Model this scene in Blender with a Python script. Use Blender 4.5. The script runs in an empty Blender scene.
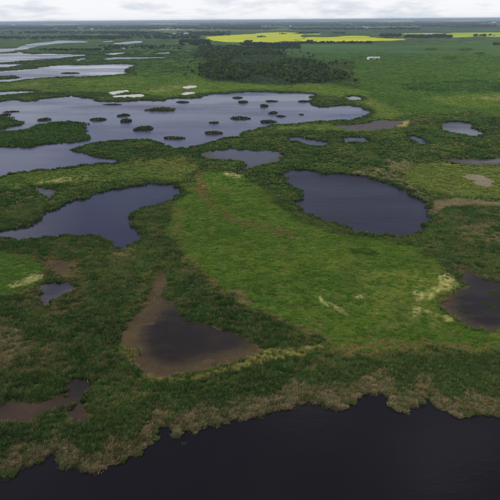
import bpy, bmesh, math, random
import numpy as np
from mathutils import Vector, Matrix, geometry

# ------------------------------------------------------------------ camera, sky, sun, exposure
SC = bpy.context.scene
COL = SC.collection
F = 536.0            # focal length in pixels of a 500 px wide frame
H = 70.0             # flying height (m)
PITCH = math.atan(230.2 / F)
ROLL = 0.008
cp, sp_ = math.cos(PITCH), math.sin(PITCH)
FW = np.array([0, cp, -sp_]); R0 = np.array([1.0, 0, 0]); U0 = np.array([0, sp_, cp])
RT = math.cos(ROLL) * R0 - math.sin(ROLL) * U0
UP = math.cos(ROLL) * U0 + math.sin(ROLL) * R0

cam = bpy.data.cameras.new('camera'); cam_ob = bpy.data.objects.new('camera', cam); COL.objects.link(cam_ob)
cam.sensor_width = 36; cam.lens = 36 * F / 500
cam.clip_start = 0.5; cam.clip_end = 200000
cam_ob.matrix_world = Matrix(((RT[0], UP[0], -FW[0], 0), (RT[1], UP[1], -FW[1], 0), (RT[2], UP[2], -FW[2], H), (0, 0, 0, 1)))
SC.camera = cam_ob

SUN_EL, SUN_AZ = 50.0, -112.0          # azimuth from +Y (view direction), positive to the right
wd = bpy.data.worlds.new('World'); SC.world = wd; wd.use_nodes = True
nt = wd.node_tree; N = nt.nodes; L = nt.links; N.clear()
def nd(tree, kind, **kw):
    n = tree.nodes.new(kind)
    for k, v in kw.items():
        if k.startswith('i_'): n.inputs[k[2:]].default_value = v
        else: setattr(n, k, v)
    return n
sky = nd(nt, 'ShaderNodeTexSky', sky_type='NISHITA', sun_disc=False)
sky.sun_elevation = math.radians(SUN_EL); sky.sun_rotation = math.radians(SUN_AZ)
sky.air_density = 1.0; sky.dust_density = 1.0; sky.altitude = 500
bg_sky = nd(nt, 'ShaderNodeBackground', i_Strength=0.085)
L.new(sky.outputs[0], bg_sky.inputs[0])
tc = nd(nt, 'ShaderNodeTexCoord')
# broken cloud deck: direction squeezed onto a shallow dome so that clouds pack together towards the horizon
sep = nd(nt, 'ShaderNodeSeparateXYZ'); L.new(tc.outputs['Generated'], sep.inputs[0])
def mth(op, a=None, b=None, c=None, tree=nt):
    n = tree.nodes.new('ShaderNodeMath'); n.operation = op
    for i, v in enumerate((a, b, c)):
        if v is None: continue
        if isinstance(v, (int, float)): n.inputs[i].default_value = v
        else: tree.links.new(v, n.inputs[i])
    return n.outputs[0]
zc = mth('ADD', mth('MAXIMUM', sep.outputs[2], 0.0), 0.075)
cx = mth('DIVIDE', sep.outputs[0], zc); cy = mth('DIVIDE', sep.outputs[1], zc)
cmb = nd(nt, 'ShaderNodeCombineXYZ'); L.new(cx, cmb.inputs[0]); L.new(cy, cmb.inputs[1])
nz = nd(nt, 'ShaderNodeTexNoise', i_Scale=1.15, i_Detail=9.0, i_Roughness=0.56); L.new(cmb.outputs[0], nz.inputs['Vector'])
lnz = mth('LOGARITHM', mth('ADD', mth('MAXIMUM', sep.outputs[2], 0.0), 0.20), 2.71828)
cm2 = nd(nt, 'ShaderNodeCombineXYZ'); L.new(sep.outputs[0], cm2.inputs[0]); L.new(sep.outputs[1], cm2.inputs[1]); L.new(lnz, cm2.inputs[2])
nz2 = nd(nt, 'ShaderNodeTexNoise', i_Scale=11.0, i_Detail=8.0, i_Roughness=0.56); L.new(cm2.outputs[0], nz2.inputs['Vector'])
cov = nd(nt, 'ShaderNodeMapRange', interpolation_type='SMOOTHSTEP'); cov.inputs[1].default_value = 0.50; cov.inputs[2].default_value = 0.66
L.new(nz.outputs[0], cov.inputs[0])
# distance makes a broken deck look closed near the horizon
hz = nd(nt, 'ShaderNodeMapRange', interpolation_type='SMOOTHSTEP'); hz.inputs[1].default_value = 0.02; hz.inputs[2].default_value = 0.22
hz.inputs[3].default_value = 1.0; hz.inputs[4].default_value = 0.0
L.new(sep.outputs[2], hz.inputs[0])
cover = mth('MAXIMUM', cov.outputs[0], mth('MULTIPLY', hz.outputs[0], 0.93))
shade = nd(nt, 'ShaderNodeValToRGB')
e = shade.color_ramp.elements
e[0].position = 0.36; e[0].color = (0.68, 0.715, 0.80, 1)
e[1].position = 0.54; e[1].color = (0.93, 0.94, 0.97, 1)
L.new(nz2.outputs[0], shade.inputs[0])
bg_cl = nd(nt, 'ShaderNodeBackground', i_Strength=1.06); L.new(shade.outputs[0], bg_cl.inputs[0])
mixs = nd(nt, 'ShaderNodeMixShader'); L.new(cover, mixs.inputs[0]); L.new(bg_sky.outputs[0], mixs.inputs[1]); L.new(bg_cl.outputs[0], mixs.inputs[2])
wo = nd(nt, 'ShaderNodeOutputWorld'); L.new(mixs.outputs[0], wo.inputs[0])

sun = bpy.data.lights.new('sun', 'SUN'); sun_ob = bpy.data.objects.new('sun', sun); COL.objects.link(sun_ob)
sun.energy = 3.1; sun.angle = math.radians(14); sun.color = (1.0, 0.93, 0.80)
a, el = math.radians(SUN_AZ), math.radians(SUN_EL)
sd = Vector((math.sin(a) * math.cos(el), math.cos(a) * math.cos(el), math.sin(el)))
sun_ob.rotation_euler = sd.to_track_quat('Z', 'Y').to_euler(); sun_ob.location = (0, 0, 400)

SC.render.engine = 'CYCLES'
SC.view_settings.view_transform = 'Standard'; SC.view_settings.look = 'None'
SC.view_settings.exposure = 0.0; SC.view_settings.gamma = 1.0
SC.cycles.use_adaptive_sampling = True; SC.cycles.adaptive_threshold = 0.03; SC.cycles.max_bounces = 3; SC.cycles.diffuse_bounces = 1; SC.cycles.transmission_bounces = 2; SC.cycles.volume_bounces = 0

rng = np.random.default_rng(11); random.seed(11)

# ------------------------------------------------------------------ plan <-> photograph
def unproj(u, v, z=0.0):
    """ground point seen at photo pixel (u, v)"""
    x = (np.asarray(u, float) - 250) / F; y = (250 - np.asarray(v, float)) / F
    d = FW[None] + x.reshape(-1, 1) * RT[None] + y.reshape(-1, 1) * UP[None]
    t = (z - H) / np.minimum(d[:, 2], -1e-4)
    return d[:, :2] * t[:, None]
def proj(xy, z=0.0):
    p = np.column_stack([xy, np.full(len(xy), z) if np.isscalar(z) else z]); p[:, 2] -= H
    w = np.maximum(p @ FW, 1e-3)
    return 250 + F * (p @ RT) / w, 250 - F * (p @ UP) / w
def at(u, v):
    q = unproj([u], [v])[0]; return float(q[0]), float(q[1])

_T = rng.random((256, 256))
def vnoise(x, y):
    xi = np.floor(x).astype(int); yi = np.floor(y).astype(int); fx = x - xi; fy = y - yi
    fx = fx * fx * (3 - 2 * fx); fy = fy * fy * (3 - 2 * fy)
    A = _T[xi & 255, yi & 255]; B = _T[(xi + 1) & 255, yi & 255]; C = _T[xi & 255, (yi + 1) & 255]; D = _T[(xi + 1) & 255, (yi + 1) & 255]
    return (A * (1 - fx) + B * fx) * (1 - fy) + (C * (1 - fx) + D * fx) * fy
def fbm(x, y, o=4, g=0.5):
    s = 0; a_ = 1; t = 0
    for k in range(o):
        s = s + a_ * vnoise(x * 2 ** k + 17.3 * k, y * 2 ** k + 5.7 * k); t += a_; a_ *= g
    return s / t

# ------------------------------------------------------------------ small helpers
def tag(o, label=None, cat=None, group=None, kind=None):
    if label: o['label'] = label
    if cat: o['category'] = cat
    if group: o['group'] = group
    if kind: o['kind'] = kind
    return o
def mesh_ob(name, V, Fc, mat, parent=None, loc=None, smooth=False):
    me = bpy.data.meshes.new(name)
    me.from_pydata([tuple(v) for v in V], [], [tuple(f) for f in Fc]); me.update()
    if mat: me.materials.append(mat)
    if smooth: me.polygons.foreach_set('use_smooth', [True] * len(me.polygons))
    o = bpy.data.objects.new(name, me); COL.objects.link(o)
    if parent: o.parent = parent
    if loc is not None: o.location = loc
    return o
def empty(name, loc, rz=0):
    o = bpy.data.objects.new(name, None); COL.objects.link(o); o.location = loc; o.rotation_euler = (0, 0, rz); o.empty_display_size = 1
    return o

# ------------------------------------------------------------------ materials
def new_mat(name):
    m = bpy.data.materials.new(name); m.use_nodes = True; t = m.node_tree; t.nodes.clear()
    return m, t
def out(t, sh): 
    o = t.nodes.new('ShaderNodeOutputMaterial'); t.links.new(sh, o.inputs['Surface']); return o
def mixc(t, fac, a_, b_, mode='MIX'):
    n = t.nodes.new('ShaderNodeMix'); n.data_type = 'RGBA'; n.blend_type = mode
    for i, v in ((0, fac), (6, a_), (7, b_)):
        if isinstance(v, (int, float)): n.inputs[i].default_value = v
        elif isinstance(v, tuple): n.inputs[i].default_value = v + (1,) if len(v) == 3 else v
        else: t.links.new(v, n.inputs[i])
    return n.outputs[2]
def noise(t, vec, scale, detail=4, rough=0.55):
    n = nd(t, 'ShaderNodeTexNoise', i_Scale=scale, i_Detail=detail, i_Roughness=rough); t.links.new(vec, n.inputs['Vector']); return n.outputs[0]
def mrange(t, x, a0, a1, b0, b1):
    n = t.nodes.new('ShaderNodeMapRange'); t.links.new(x, n.inputs[0])
    for i, v in enumerate((a0, a1, b0, b1)): n.inputs[i + 1].default_value = v
    return n.outputs[0]

def ground_material():
    m, t = new_mat('ground_cover')
    g = nd(t, 'ShaderNodeNewGeometry'); P = g.outputs['Position']
    at_ = nd(t, 'ShaderNodeAttribute', attribute_name='cover')
    n1 = noise(t, P, 0.9, 5, 0.65); n2 = noise(t, P, 0.11, 5, 0.6); n3 = noise(t, P, 0.012, 5, 0.6)
    k = mth('MULTIPLY', mth('MULTIPLY', mrange(t, n1, .25, .75, .70, 1.30), mrange(t, n2, .25, .75, .72, 1.28), tree=t), mrange(t, n3, .25, .75, .78, 1.22), tree=t)
    k = mth('MULTIPLY', k, mrange(t, noise(t, P, .0035, 5, .6), .3, .7, .70, 1.32), tree=t)
    cmbn = nd(t, 'ShaderNodeCombineXYZ')
    for i in range(3): t.links.new(k, cmbn.inputs[i])
    c = mixc(t, 1.0, at_.outputs['Color'], cmbn.outputs[0], 'MULTIPLY')
    # dead litter and moss tints
    c = mixc(t, mrange(t, noise(t, P, 0.35, 6, .7), .55, .72, 0, .35), c, (0.10, 0.085, 0.045))
    b = nd(t, 'ShaderNodeBsdfPrincipled', i_Roughness=0.95); b.inputs['Specular IOR Level'].default_value = 0.1
    t.links.new(c, b.inputs['Base Color'])
    bp = nd(t, 'ShaderNodeBump', i_Strength=0.9, i_Distance=0.5); t.links.new(noise(t, P, 1.6, 6, .7), bp.inputs['Height']); t.links.new(bp.outputs[0], b.inputs['Normal'])
    out(t, b.outputs[0]); return m
def water_material(name, body, rough=0.12, silt=None, ripple=0.5):
    m, t = new_mat(name)
    g = nd(t, 'ShaderNodeNewGeometry'); P = g.outputs['Position']
    b = nd(t, 'ShaderNodeBsdfPrincipled', i_IOR=1.33)
    mp = nd(t, 'ShaderNodeMapping'); mp.inputs['Scale'].default_value = (0.35, 1.0, 1); mp.inputs['Rotation'].default_value = (0, 0, 0.5); t.links.new(P, mp.inputs[0])
    big = noise(t, mp.outputs[0], 0.016, 4, .6)
    t.links.new(mrange(t, big, .35, .65, rough * 0.45, rough * 1.6), b.inputs['Roughness'])
    if silt:
        c = mixc(t, mrange(t, noise(t, P, 0.10, 5, .6), .38, .62, 0, 1), body, silt); t.links.new(c, b.inputs['Base Color'])
    else: b.inputs['Base Color'].default_value = body + (1,)
    h = mth('ADD', noise(t, mp.outputs[0], 1.6, 3, .6), mth('MULTIPLY', noise(t, mp.outputs[0], 0.35, 2, .5), 1.5, tree=t), tree=t)
    bp = nd(t, 'ShaderNodeBump', i_Distance=0.05); t.links.new(h, bp.inputs['Height'])
    t.links.new(mrange(t, big, .3, .7, ripple * .5, ripple * 1.3), bp.inputs['Strength'])
    t.links.new(bp.outputs[0], b.inputs['Normal'])
    out(t, b.outputs[0]); return m
def pool_material(name, deep, mud, mud2):
    """murky water over mud: the bed shows where the pool is shallow (attribute 'depth')"""
    m, t = new_mat(name)
    g = nd(t, 'ShaderNodeNewGeometry'); P = g.outputs['Position']
    dp = nd(t, 'ShaderNodeAttribute', attribute_name='depth').outputs['Fac']
    mp = nd(t, 'ShaderNodeMapping'); mp.inputs['Scale'].default_value = (0.35, 1.0, 1); mp.inputs['Rotation'].default_value = (0, 0, -.25); t.links.new(P, mp.inputs[0])
    k = mth('ADD', dp, mth('MULTIPLY', mth('SUBTRACT', noise(t, mp.outputs[0], .16, 7, .68), .5, tree=t), 2.0, tree=t), tree=t)
    f = mrange(t, k, -.05, 1.05, 0, 1)
    bed = mixc(t, mrange(t, noise(t, P, .5, 5, .65), .4, .62, 0, 1), mud, mud2)
    b = nd(t, 'ShaderNodeBsdfPrincipled', i_IOR=1.33); t.links.new(mixc(t, f, bed, deep), b.inputs['Base Color'])
    t.links.new(mrange(t, f, 0, 1, .55, .16), b.inputs['Roughness']); t.links.new(mrange(t, f, 0, 1, .14, .38), b.inputs['Specular IOR Level'])
    bp = nd(t, 'ShaderNodeBump', i_Strength=.35, i_Distance=.05); t.links.new(noise(t, P, 1.5, 3, .6), bp.inputs['Height']); t.links.new(bp.outputs[0], b.inputs['Normal'])
    out(t, b.outputs[0]); return m
def mud_material(name, c1, c2, c3, rough=0.55, spec=0.35):
    m, t = new_mat(name)
    g = nd(t, 'ShaderNodeNewGeometry'); P = g.outputs['Position']
    n1 = noise(t, P, 0.12, 6, .62); n2 = noise(t, P, 0.7, 5, .65)
    c = mixc(t, mrange(t, n1, .35, .65, 0, 1), c1, c2)
    c = mixc(t, mrange(t, n2, .5, .7, 0, .8), c, c3)
    b = nd(t, 'ShaderNodeBsdfPrincipled'); t.links.new(c, b.inputs['Base Color'])
    t.links.new(mrange(t, n1, .35, .65, rough * .6, rough * 1.4), b.inputs['Roughness']); b.inputs['Specular IOR Level'].default_value = spec
    bp = nd(t, 'ShaderNodeBump', i_Strength=0.6, i_Distance=0.12); t.links.new(n2, bp.inputs['Height']); t.links.new(bp.outputs[0], b.inputs['Normal'])
    out(t, b.outputs[0]); return m
def leaf_material(name, instancer=True, col=None, dry_col=(0.30, 0.23, 0.135), transl=0.32):
    """blades: instance tint, dry blades mixed in by a per-blade random value"""
    m, t = new_mat(name)
    v = nd(t, 'ShaderNodeAttribute', attribute_name='blade')
    if instancer:
        tint = nd(t, 'ShaderNodeAttribute', attribute_type='INSTANCER', attribute_name='tint').outputs['Color']
        dry = nd(t, 'ShaderNodeAttribute', attribute_type='INSTANCER', attribute_name='dry').outputs['Fac']
    else:
        tint = nd(t, 'ShaderNodeAttribute', attribute_name='tint').outputs['Color']
        dry = nd(t, 'ShaderNodeAttribute', attribute_name='dry').outputs['Fac']
    s = nd(t, 'ShaderNodeSeparateColor'); t.links.new(v.outputs['Color'], s.inputs[0])
    k = mrange(t, s.outputs[0], 0, 1, .72, 1.30); cm = nd(t, 'ShaderNodeCombineXYZ')
    for i in range(3): t.links.new(k, cm.inputs[i])
    c = mixc(t, 1.0, tint, cm.outputs[0], 'MULTIPLY')
    is_dry = mth('LESS_THAN', s.outputs[1], dry, tree=t)
    c = mixc(t, is_dry, c, mixc(t, s.outputs[2], dry_col, tuple(x * 1.5 for x in dry_col)))
    d = nd(t, 'ShaderNodeBsdfDiffuse'); t.links.new(c, d.inputs[0])
    tr = nd(t, 'ShaderNodeBsdfTranslucent'); t.links.new(c, tr.inputs[0])
    mx = nd(t, 'ShaderNodeMixShader', i_Fac=transl); t.links.new(d.outputs[0], mx.inputs[1]); t.links.new(tr.outputs[0], mx.inputs[2])
    out(t, mx.outputs[0]); return m
def plain(name, col, rough=0.8, var=0.15, scale=1.0):
    m, t = new_mat(name)
    tcx = nd(t, 'ShaderNodeTexCoord')
    n = noise(t, tcx.outputs['Object'], scale, 5, .6)
    c = mixc(t, mrange(t, n, .3, .7, 0, 1), tuple(x * (1 - var) for x in col), tuple(min(1, x * (1 + var)) for x in col))
    b = nd(t, 'ShaderNodeBsdfPrincipled', i_Roughness=rough); t.links.new(c, b.inputs['Base Color']); b.inputs['Specular IOR Level'].default_value = .25
    out(t, b.outputs[0]); return m
def field_material(name, c1, c2, c3):
    m, t = new_mat(name)
    g = nd(t, 'ShaderNodeNewGeometry'); P = g.outputs['Position']
    mp = nd(t, 'ShaderNodeMapping'); mp.inputs['Rotation'].default_value = (0, 0, .12); mp.inputs['Scale'].default_value = (.25, 1, 1); t.links.new(P, mp.inputs[0])
    c = mixc(t, mrange(t, noise(t, P, .004, 5, .6), .38, .62, 0, 1), c1, c2)
    c = mixc(t, mrange(t, noise(t, mp.outputs[0], .008, 4, .6), .5, .66, 0, .9), c, c3)
    b = nd(t, 'ShaderNodeBsdfPrincipled', i_Roughness=.95); t.links.new(c, b.inputs['Base Color']); b.inputs['Specular IOR Level'].default_value = .1
    out(t, b.outputs[0]); return m

M_GROUND = ground_material()
M_WATER = water_material('pond_water', (0.021, 0.015, 0.029), 0.27, ripple=.9)
M_WATERBLUE = water_material('breeze_ruffled_pond', (0.029, 0.024, 0.051), 0.2, ripple=.6)
M_DARKWATER = water_material('near_lake_water', (0.009, 0.007, 0.008), 0.14)
M_LAKE = water_material('wind_ruffled_water', (0.060, 0.053, 0.108), 0.20, ripple=.6)
M_SHALLOW = water_material('shallow_silty_water', (0.022, 0.018, 0.024), 0.22, silt=(0.055, 0.046, 0.050))
M_BROWNWATER = water_material('peaty_shallow_water', (0.012, 0.010, 0.014), 0.2, silt=(0.030, 0.022, 0.020), ripple=.25)
M_MUD = mud_material('brown_wet_mud', (0.044, 0.030, 0.019), (0.088, 0.060, 0.031), (0.088, 0.084, 0.030), .8, .12)
M_WETMUD = mud_material('wet_dark_mud', (0.034, 0.024, 0.022), (0.048, 0.034, 0.026), (0.024, 0.019, 0.022), .4, .3)
M_REDMUD = mud_material('reddish_peat_mud', (0.040, 0.026, 0.020), (0.064, 0.040, 0.029), (0.030, 0.029, 0.020), .7, .12)
M_GREYMUD = mud_material('grey_mud', (0.075, 0.062, 0.068), (0.110, 0.092, 0.092), (0.055, 0.050, 0.045), .7, .15)
M_SALT = mud_material('pale_salt_crust', (0.50, 0.48, 0.47), (0.62, 0.60, 0.60), (0.34, 0.31, 0.27), .6)
M_TAN = mud_material('dry_tan_litter', (0.19, 0.155, 0.105), (0.25, 0.21, 0.15), (0.10, 0.09, 0.05), .9, .1)
M_CREAM = mud_material('bleached_cream_litter', (0.40, 0.38, 0.20), (0.50, 0.48, 0.28), (0.16, 0.19, 0.06), .9, .1)
MUDC = ((0.064, 0.044, 0.025), (0.078, 0.060, 0.030))
M_POOLBROWN = pool_material('brown_pool', (0.021, 0.015, 0.012), *MUDC)
M_POOLRED = pool_material('peat_pool', (0.016, 0.012, 0.018), (0.044, 0.030, 0.022), (0.034, 0.030, 0.022))
M_POOLGREY = pool_material('grey_pool', (0.042, 0.037, 0.056), (0.095, 0.082, 0.084), (0.075, 0.062, 0.050))
M_LEAF = leaf_material('reed_blades')
M_LEAFM = leaf_material('reed_blades_local', instancer=False)
M_TREE = leaf_material('tree_leaves', instancer=False, transl=.2)
M_TREEI = leaf_material('wood_leaves', transl=.2)
M_BARK = plain('aspen_bark', (0.22, 0.20, 0.17), .9, .3, 3)
M_CANOLA = field_material('canola_bloom', (0.52, 0.53, 0.015), (0.44, 0.48, 0.02), (0.30, 0.38, 0.03))
M_CANOLA2 = field_material('canola_early_bloom', (0.32, 0.40, 0.025), (0.40, 0.46, 0.03), (0.20, 0.30, 0.03))
M_CROP = field_material('green_crop', (0.050, 0.105, 0.030), (0.070, 0.130, 0.036), (0.045, 0.085, 0.03))
M_PALE = field_material('pale_stubble', (0.30, 0.30, 0.16), (0.36, 0.35, 0.20), (0.20, 0.24, 0.10))
M_WHITE = plain('white_siding', (0.78, 0.78, 0.76), .6, .06)
M_ROOF = plain('grey_metal_roof', (0.42, 0.43, 0.45), .45, .1)
M_DOOR = plain('dark_door', (0.12, 0.11, 0.10), .6, .1)

# ------------------------------------------------------------------ outlines traced on the ground (photo pixels -> metres)
def rag(px, amp=0.10, step=1.3, closed=True, seed=0):
    """ragged natural outline: corner cutting, then midpoint displacement; works on the ground in metres"""
    r = np.random.default_rng(seed + 100)
    P = unproj(*np.array(px, float).T)
    n = len(P)
    Q = []
    for i in range(n):
        a_, b_ = P[i], P[(i + 1) % n]; Q += [a_ * .86 + b_ * .14, a_ * .14 + b_ * .86]
    P = Q
    for it in range(9):
        uv = np.array(proj(np.array(P))).T
        Q = []; done = True
        for i in range(len(P)):
            a_, b_ = P[i], P[(i + 1) % len(P)]; Q.append(a_)
            la = np.hypot(*(uv[(i + 1) % len(P)] - uv[i]))
            inside = -60 < uv[i][0] < 560 and uv[i][1] < 540
            if la > step and inside:
                d = b_ - a_; l = np.hypot(*d); nn = np.array([-d[1], d[0]])
                Q.append((a_ + b_) / 2 + nn * float(np.clip(r.normal(0, amp), -2.2 * amp, 2.2 * amp))); done = False
        P = Q
        if done: break
    return np.array(P)
def sound(px, amp, seed):
    """ragged outline that does not cross itself (its triangles must add up to its area)"""
    for k in range(6):
        P = rag(px, amp * .75 ** k, .9, seed=seed + 7 * k)
        A = abs(np.sum(P[:, 0] * np.roll(P[:, 1], -1) - np.roll(P[:, 0], -1) * P[:, 1])) / 2
        T = np.array(geometry.tessellate_polygon([[Vector((p[0], p[1], 0)) for p in P]]))
        a_, b_, c_ = P[T[:, 0]], P[T[:, 1]], P[T[:, 2]]
        B = np.sum(np.abs((b_ - a_)[:, 0] * (c_ - a_)[:, 1] - (b_ - a_)[:, 1] * (c_ - a_)[:, 0])) / 2
        if abs(A - B) < .004 * A: break
    else: print('crossing outline', seed, A, B)
    return P
S = 2; U_0, V_0, U_1, V_1 = -80, 20, 580, 540           # class raster, half-pixel cells of the photo grid
RW, RH = (U_1 - U_0) * S, (V_1 - V_0) * S
def raster(uv):
    m = np.zeros((RH, RW), bool)
    x = (uv[:, 0] - U_0) * S - .5; y = (uv[:, 1] - V_0) * S - .5
    x0, x1 = max(0, int(np.floor(x.min()))), min(RW, int(np.ceil(x.max())) + 1)
    y0, y1 = max(0, int(np.floor(y.min()))), min(RH, int(np.ceil(y.max())) + 1)
    if x1 <= x0 or y1 <= y0: return m
    xs = np.arange(x0, x1)
    xn, yn = np.roll(x, -1), np.roll(y, -1)
    for j in range(y0, y1):
        c = (y <= j) != (yn <= j)
        if not c.any(): continue
        xc = x[c] + (j - y[c]) / (yn[c] - y[c]) * (xn[c] - x[c])
        m[j, x0:x1] = (np.searchsorted(np.sort(xc), xs) % 2) == 1
    return m
def sheet(name, P, z, mat, label, kind='structure', top=None):
    tri = geometry.tessellate_polygon([[Vector((p[0], p[1], 0)) for p in P]])
    o = mesh_ob(name, [(p[0], p[1], z) for p in P], tri, mat)
    bm = bmesh.new(); bm.from_mesh(o.data); bmesh.ops.recalc_face_normals(bm, faces=bm.faces)
    if sum(f.normal.z * f.calc_area() for f in bm.faces) < 0: bmesh.ops.reverse_faces(bm, faces=bm.faces)
    bm.to_mesh(o.data); bm.free()
    return tag(o, label, kind=kind)

def blur(a_, k):
    a_ = a_.astype(np.float32)
    for ax in (0, 1):
        kk = max(1, int(k if ax else k * .6))
        for _ in range(2):
            c = np.cumsum(np.pad(a_, [(kk + 1, kk) if i == ax else (0, 0) for i in (0, 1)], mode='edge'), axis=ax)
            a_ = (np.take(c, range(2 * kk + 1, c.shape[ax]), ax) - np.take(c, range(0, c.shape[ax] - 2 * kk - 1), ax)) / (2 * kk + 1)
    return a_
def pool_sheet(name, P, z, mat, label):
    """water sheet with inner vertices that carry the depth"""
    uv = np.array(proj(P)).T; m = raster(uv); lo, hi = uv.min(0), uv.max(0)
    if hi[1] - lo[1] > 25:                                   # steep northern bank, shelving southern one
        m = np.logical_or.reduce([m] + [np.roll(np.roll(m, -q, 0), q // 2, 1) for q in (4, 8, 12, 16)])
    k = max(4, 2 * S * min(6, (hi[1] - lo[1]) * .16)); b = np.clip((blur(m, k * 1.15) - .46) / .46, 0, 1)
    gu, gv = np.meshgrid(np.arange(lo[0], hi[0], 1.6), np.arange(lo[1], hi[1], 1.0)); gu, gv = gu.ravel(), gv.ravel()
    jj = np.clip(((gv - V_0) * S).astype(int), 0, RH - 1); ii = np.clip(((gu - U_0) * S).astype(int), 0, RW - 1)
    ins = b[jj, ii] > .02; q = unproj(gu[ins], gv[ins])
    vs = [Vector(p) for p in P] + [Vector(p) for p in q]; n = len(P)
    r = geometry.delaunay_2d_cdt(vs, [(i, (i + 1) % n) for i in range(n)], [], 1, 1e-4)
    o = mesh_ob(name, [(v.x, v.y, z) for v in r[0]], r[2], mat)
    me = o.data
    if len(me.polygons) and me.polygons[0].normal.z < 0: me.flip_normals()
    xy = np.array([(v.x, v.y) for v in r[0]]); u, v = proj(xy)
    d = b[np.clip(((v - V_0) * S).astype(int), 0, RH - 1), np.clip(((u - U_0) * S).astype(int), 0, RW - 1)]
    a_ = me.attributes.new('depth', 'FLOAT', 'POINT'); a_.data.foreach_set('value', d.astype(np.float32))
    return tag(o, label, kind='structure')
ZMUD, ZW, ZISL = 0.03, 0.06, 0.10
WATER = {}      # name -> outline
near_lake = [(-140, 500), (-40, 482), (0, 475), (10, 477), (20, 470), (31, 466), (44, 459), (52, 452), (57, 450), (61, 464), (65, 472), (71, 468), (84, 467), (94, 473),
 (102, 470), (112, 465), (120, 461), (125, 455), (137, 457), (143, 449), (147, 443), (154, 441), (157, 428), (170, 426), (174, 438), (181, 429), (195, 433), (200, 430), (207, 425), (222, 425),
 (229, 421), (253, 418), (266, 414), (280, 410), (288, 410), (294, 404), (310, 401), (324, 404), (329, 408), (341, 410), (352, 404), (358, 397), (372, 395), (388, 395), (392, 404),
 (400, 412), (406, 413.6), (417, 406), (423, 398), (432, 401), (440, 410), (453, 416), (466, 418), (474, 415), (487, 414), (500, 417), (540, 424), (640, 430), (800, 700), (700, 1100), (-200, 1100), (-300, 700)]
right_pond = [(283, 179), (285, 172), (299, 170), (316, 172), (333, 174), (350, 175.5), (367, 177), (381, 182), (398, 187), (412, 192), (421, 200), (431, 203), (427, 211), (435, 218), (424, 226),
 (415, 233), (403, 236.5), (391, 233), (367, 232), (350, 229), (338, 223), (326, 220), (316, 216), (303, 211), (299, 206), (301, 199), (299, 192), (289, 184)]
left_pond = [(-6, 231), (0, 229.5), (16, 227), (40, 220), (44, 212), (64, 204), (84, 200), (92, 195), (112, 190), (140, 186), (152, 184), (176, 185), (180, 190), (176, 198), (160, 206), (140, 210),
 (128, 216), (130, 224), (140, 230), (142, 236), (132, 244), (120, 249), (114, 246), (110, 240), (98, 235), (80, 234), (56, 235), (32, 238), (16, 239), (0, 236), (-8, 234)]
lake = [(-60, 104), (0, 102), (12, 100), (22, 101), (28, 102), (36, 99), (50, 98), (60, 97), (72, 96), (84, 98), (96, 99), (98, 101.5), (120, 102), (138, 101), (144, 99), (150, 101), (164, 101),
 (166, 99.6), (176, 98), (186, 99), (201, 98), (202, 96), (214, 94), (230, 93.6), (246, 92), (260, 92), (280, 93), (292, 93), (314, 94), (317, 96), (313, 99), (308, 101.5), (311, 105), (323, 107.5), (336, 106),
 (351, 105), (362, 107.5), (370, 111), (370, 114), (367, 116), (358, 118.5), (351, 121), (336, 121), (314, 122), (292, 123.6), (277, 124), (270, 125), (260, 127), (246, 130), (242, 132), (243, 136), (234, 136),
 (220, 138), (214, 140), (200, 144), (185, 147), (171, 147), (162, 143), (150, 138.4), (133, 138.4), (109, 139.6), (92, 142), (80, 146), (69, 149), (76, 151), (90, 153.6), (104, 157), (118, 160), (120, 161.3), (99, 162), (74, 165),
 (54, 168), (38, 168.5), (30, 170), (12, 171.6), (6, 174), (0, 176), (-60, 186)]
big_isl = [(-50, 134), (0, 132), (10, 132), (30, 130), (40, 125), (52, 123), (66, 122), (82, 123), (84, 128), (82, 131), (90, 137), (88, 140), (72, 143), (50, 144), (40, 146), (26, 148), (6, 147), (-50, 147)]
left_isl = [(-40, 119), (0, 118), (10, 118), (12, 121), (20, 122), (21, 124.5), (14, 126), (8, 127), (0, 130), (-40, 130)]
second_lake = [(-40, 73), (0, 71), (20, 69.6), (36, 68.5), (50, 66), (60, 65), (80, 65), (100, 64.5), (120, 64), (134, 64.5), (135, 66), (130, 68), (129, 73), (122, 74), (105, 75), (90, 76), (66, 76), (50, 77), (36, 78), (20, 80), (0, 82), (-40, 85)]
spit = [(-30, 77), (0, 76.5), (14, 76), (19, 77.5), (10, 78.8), (0, 79.3), (-30, 80)]
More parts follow.
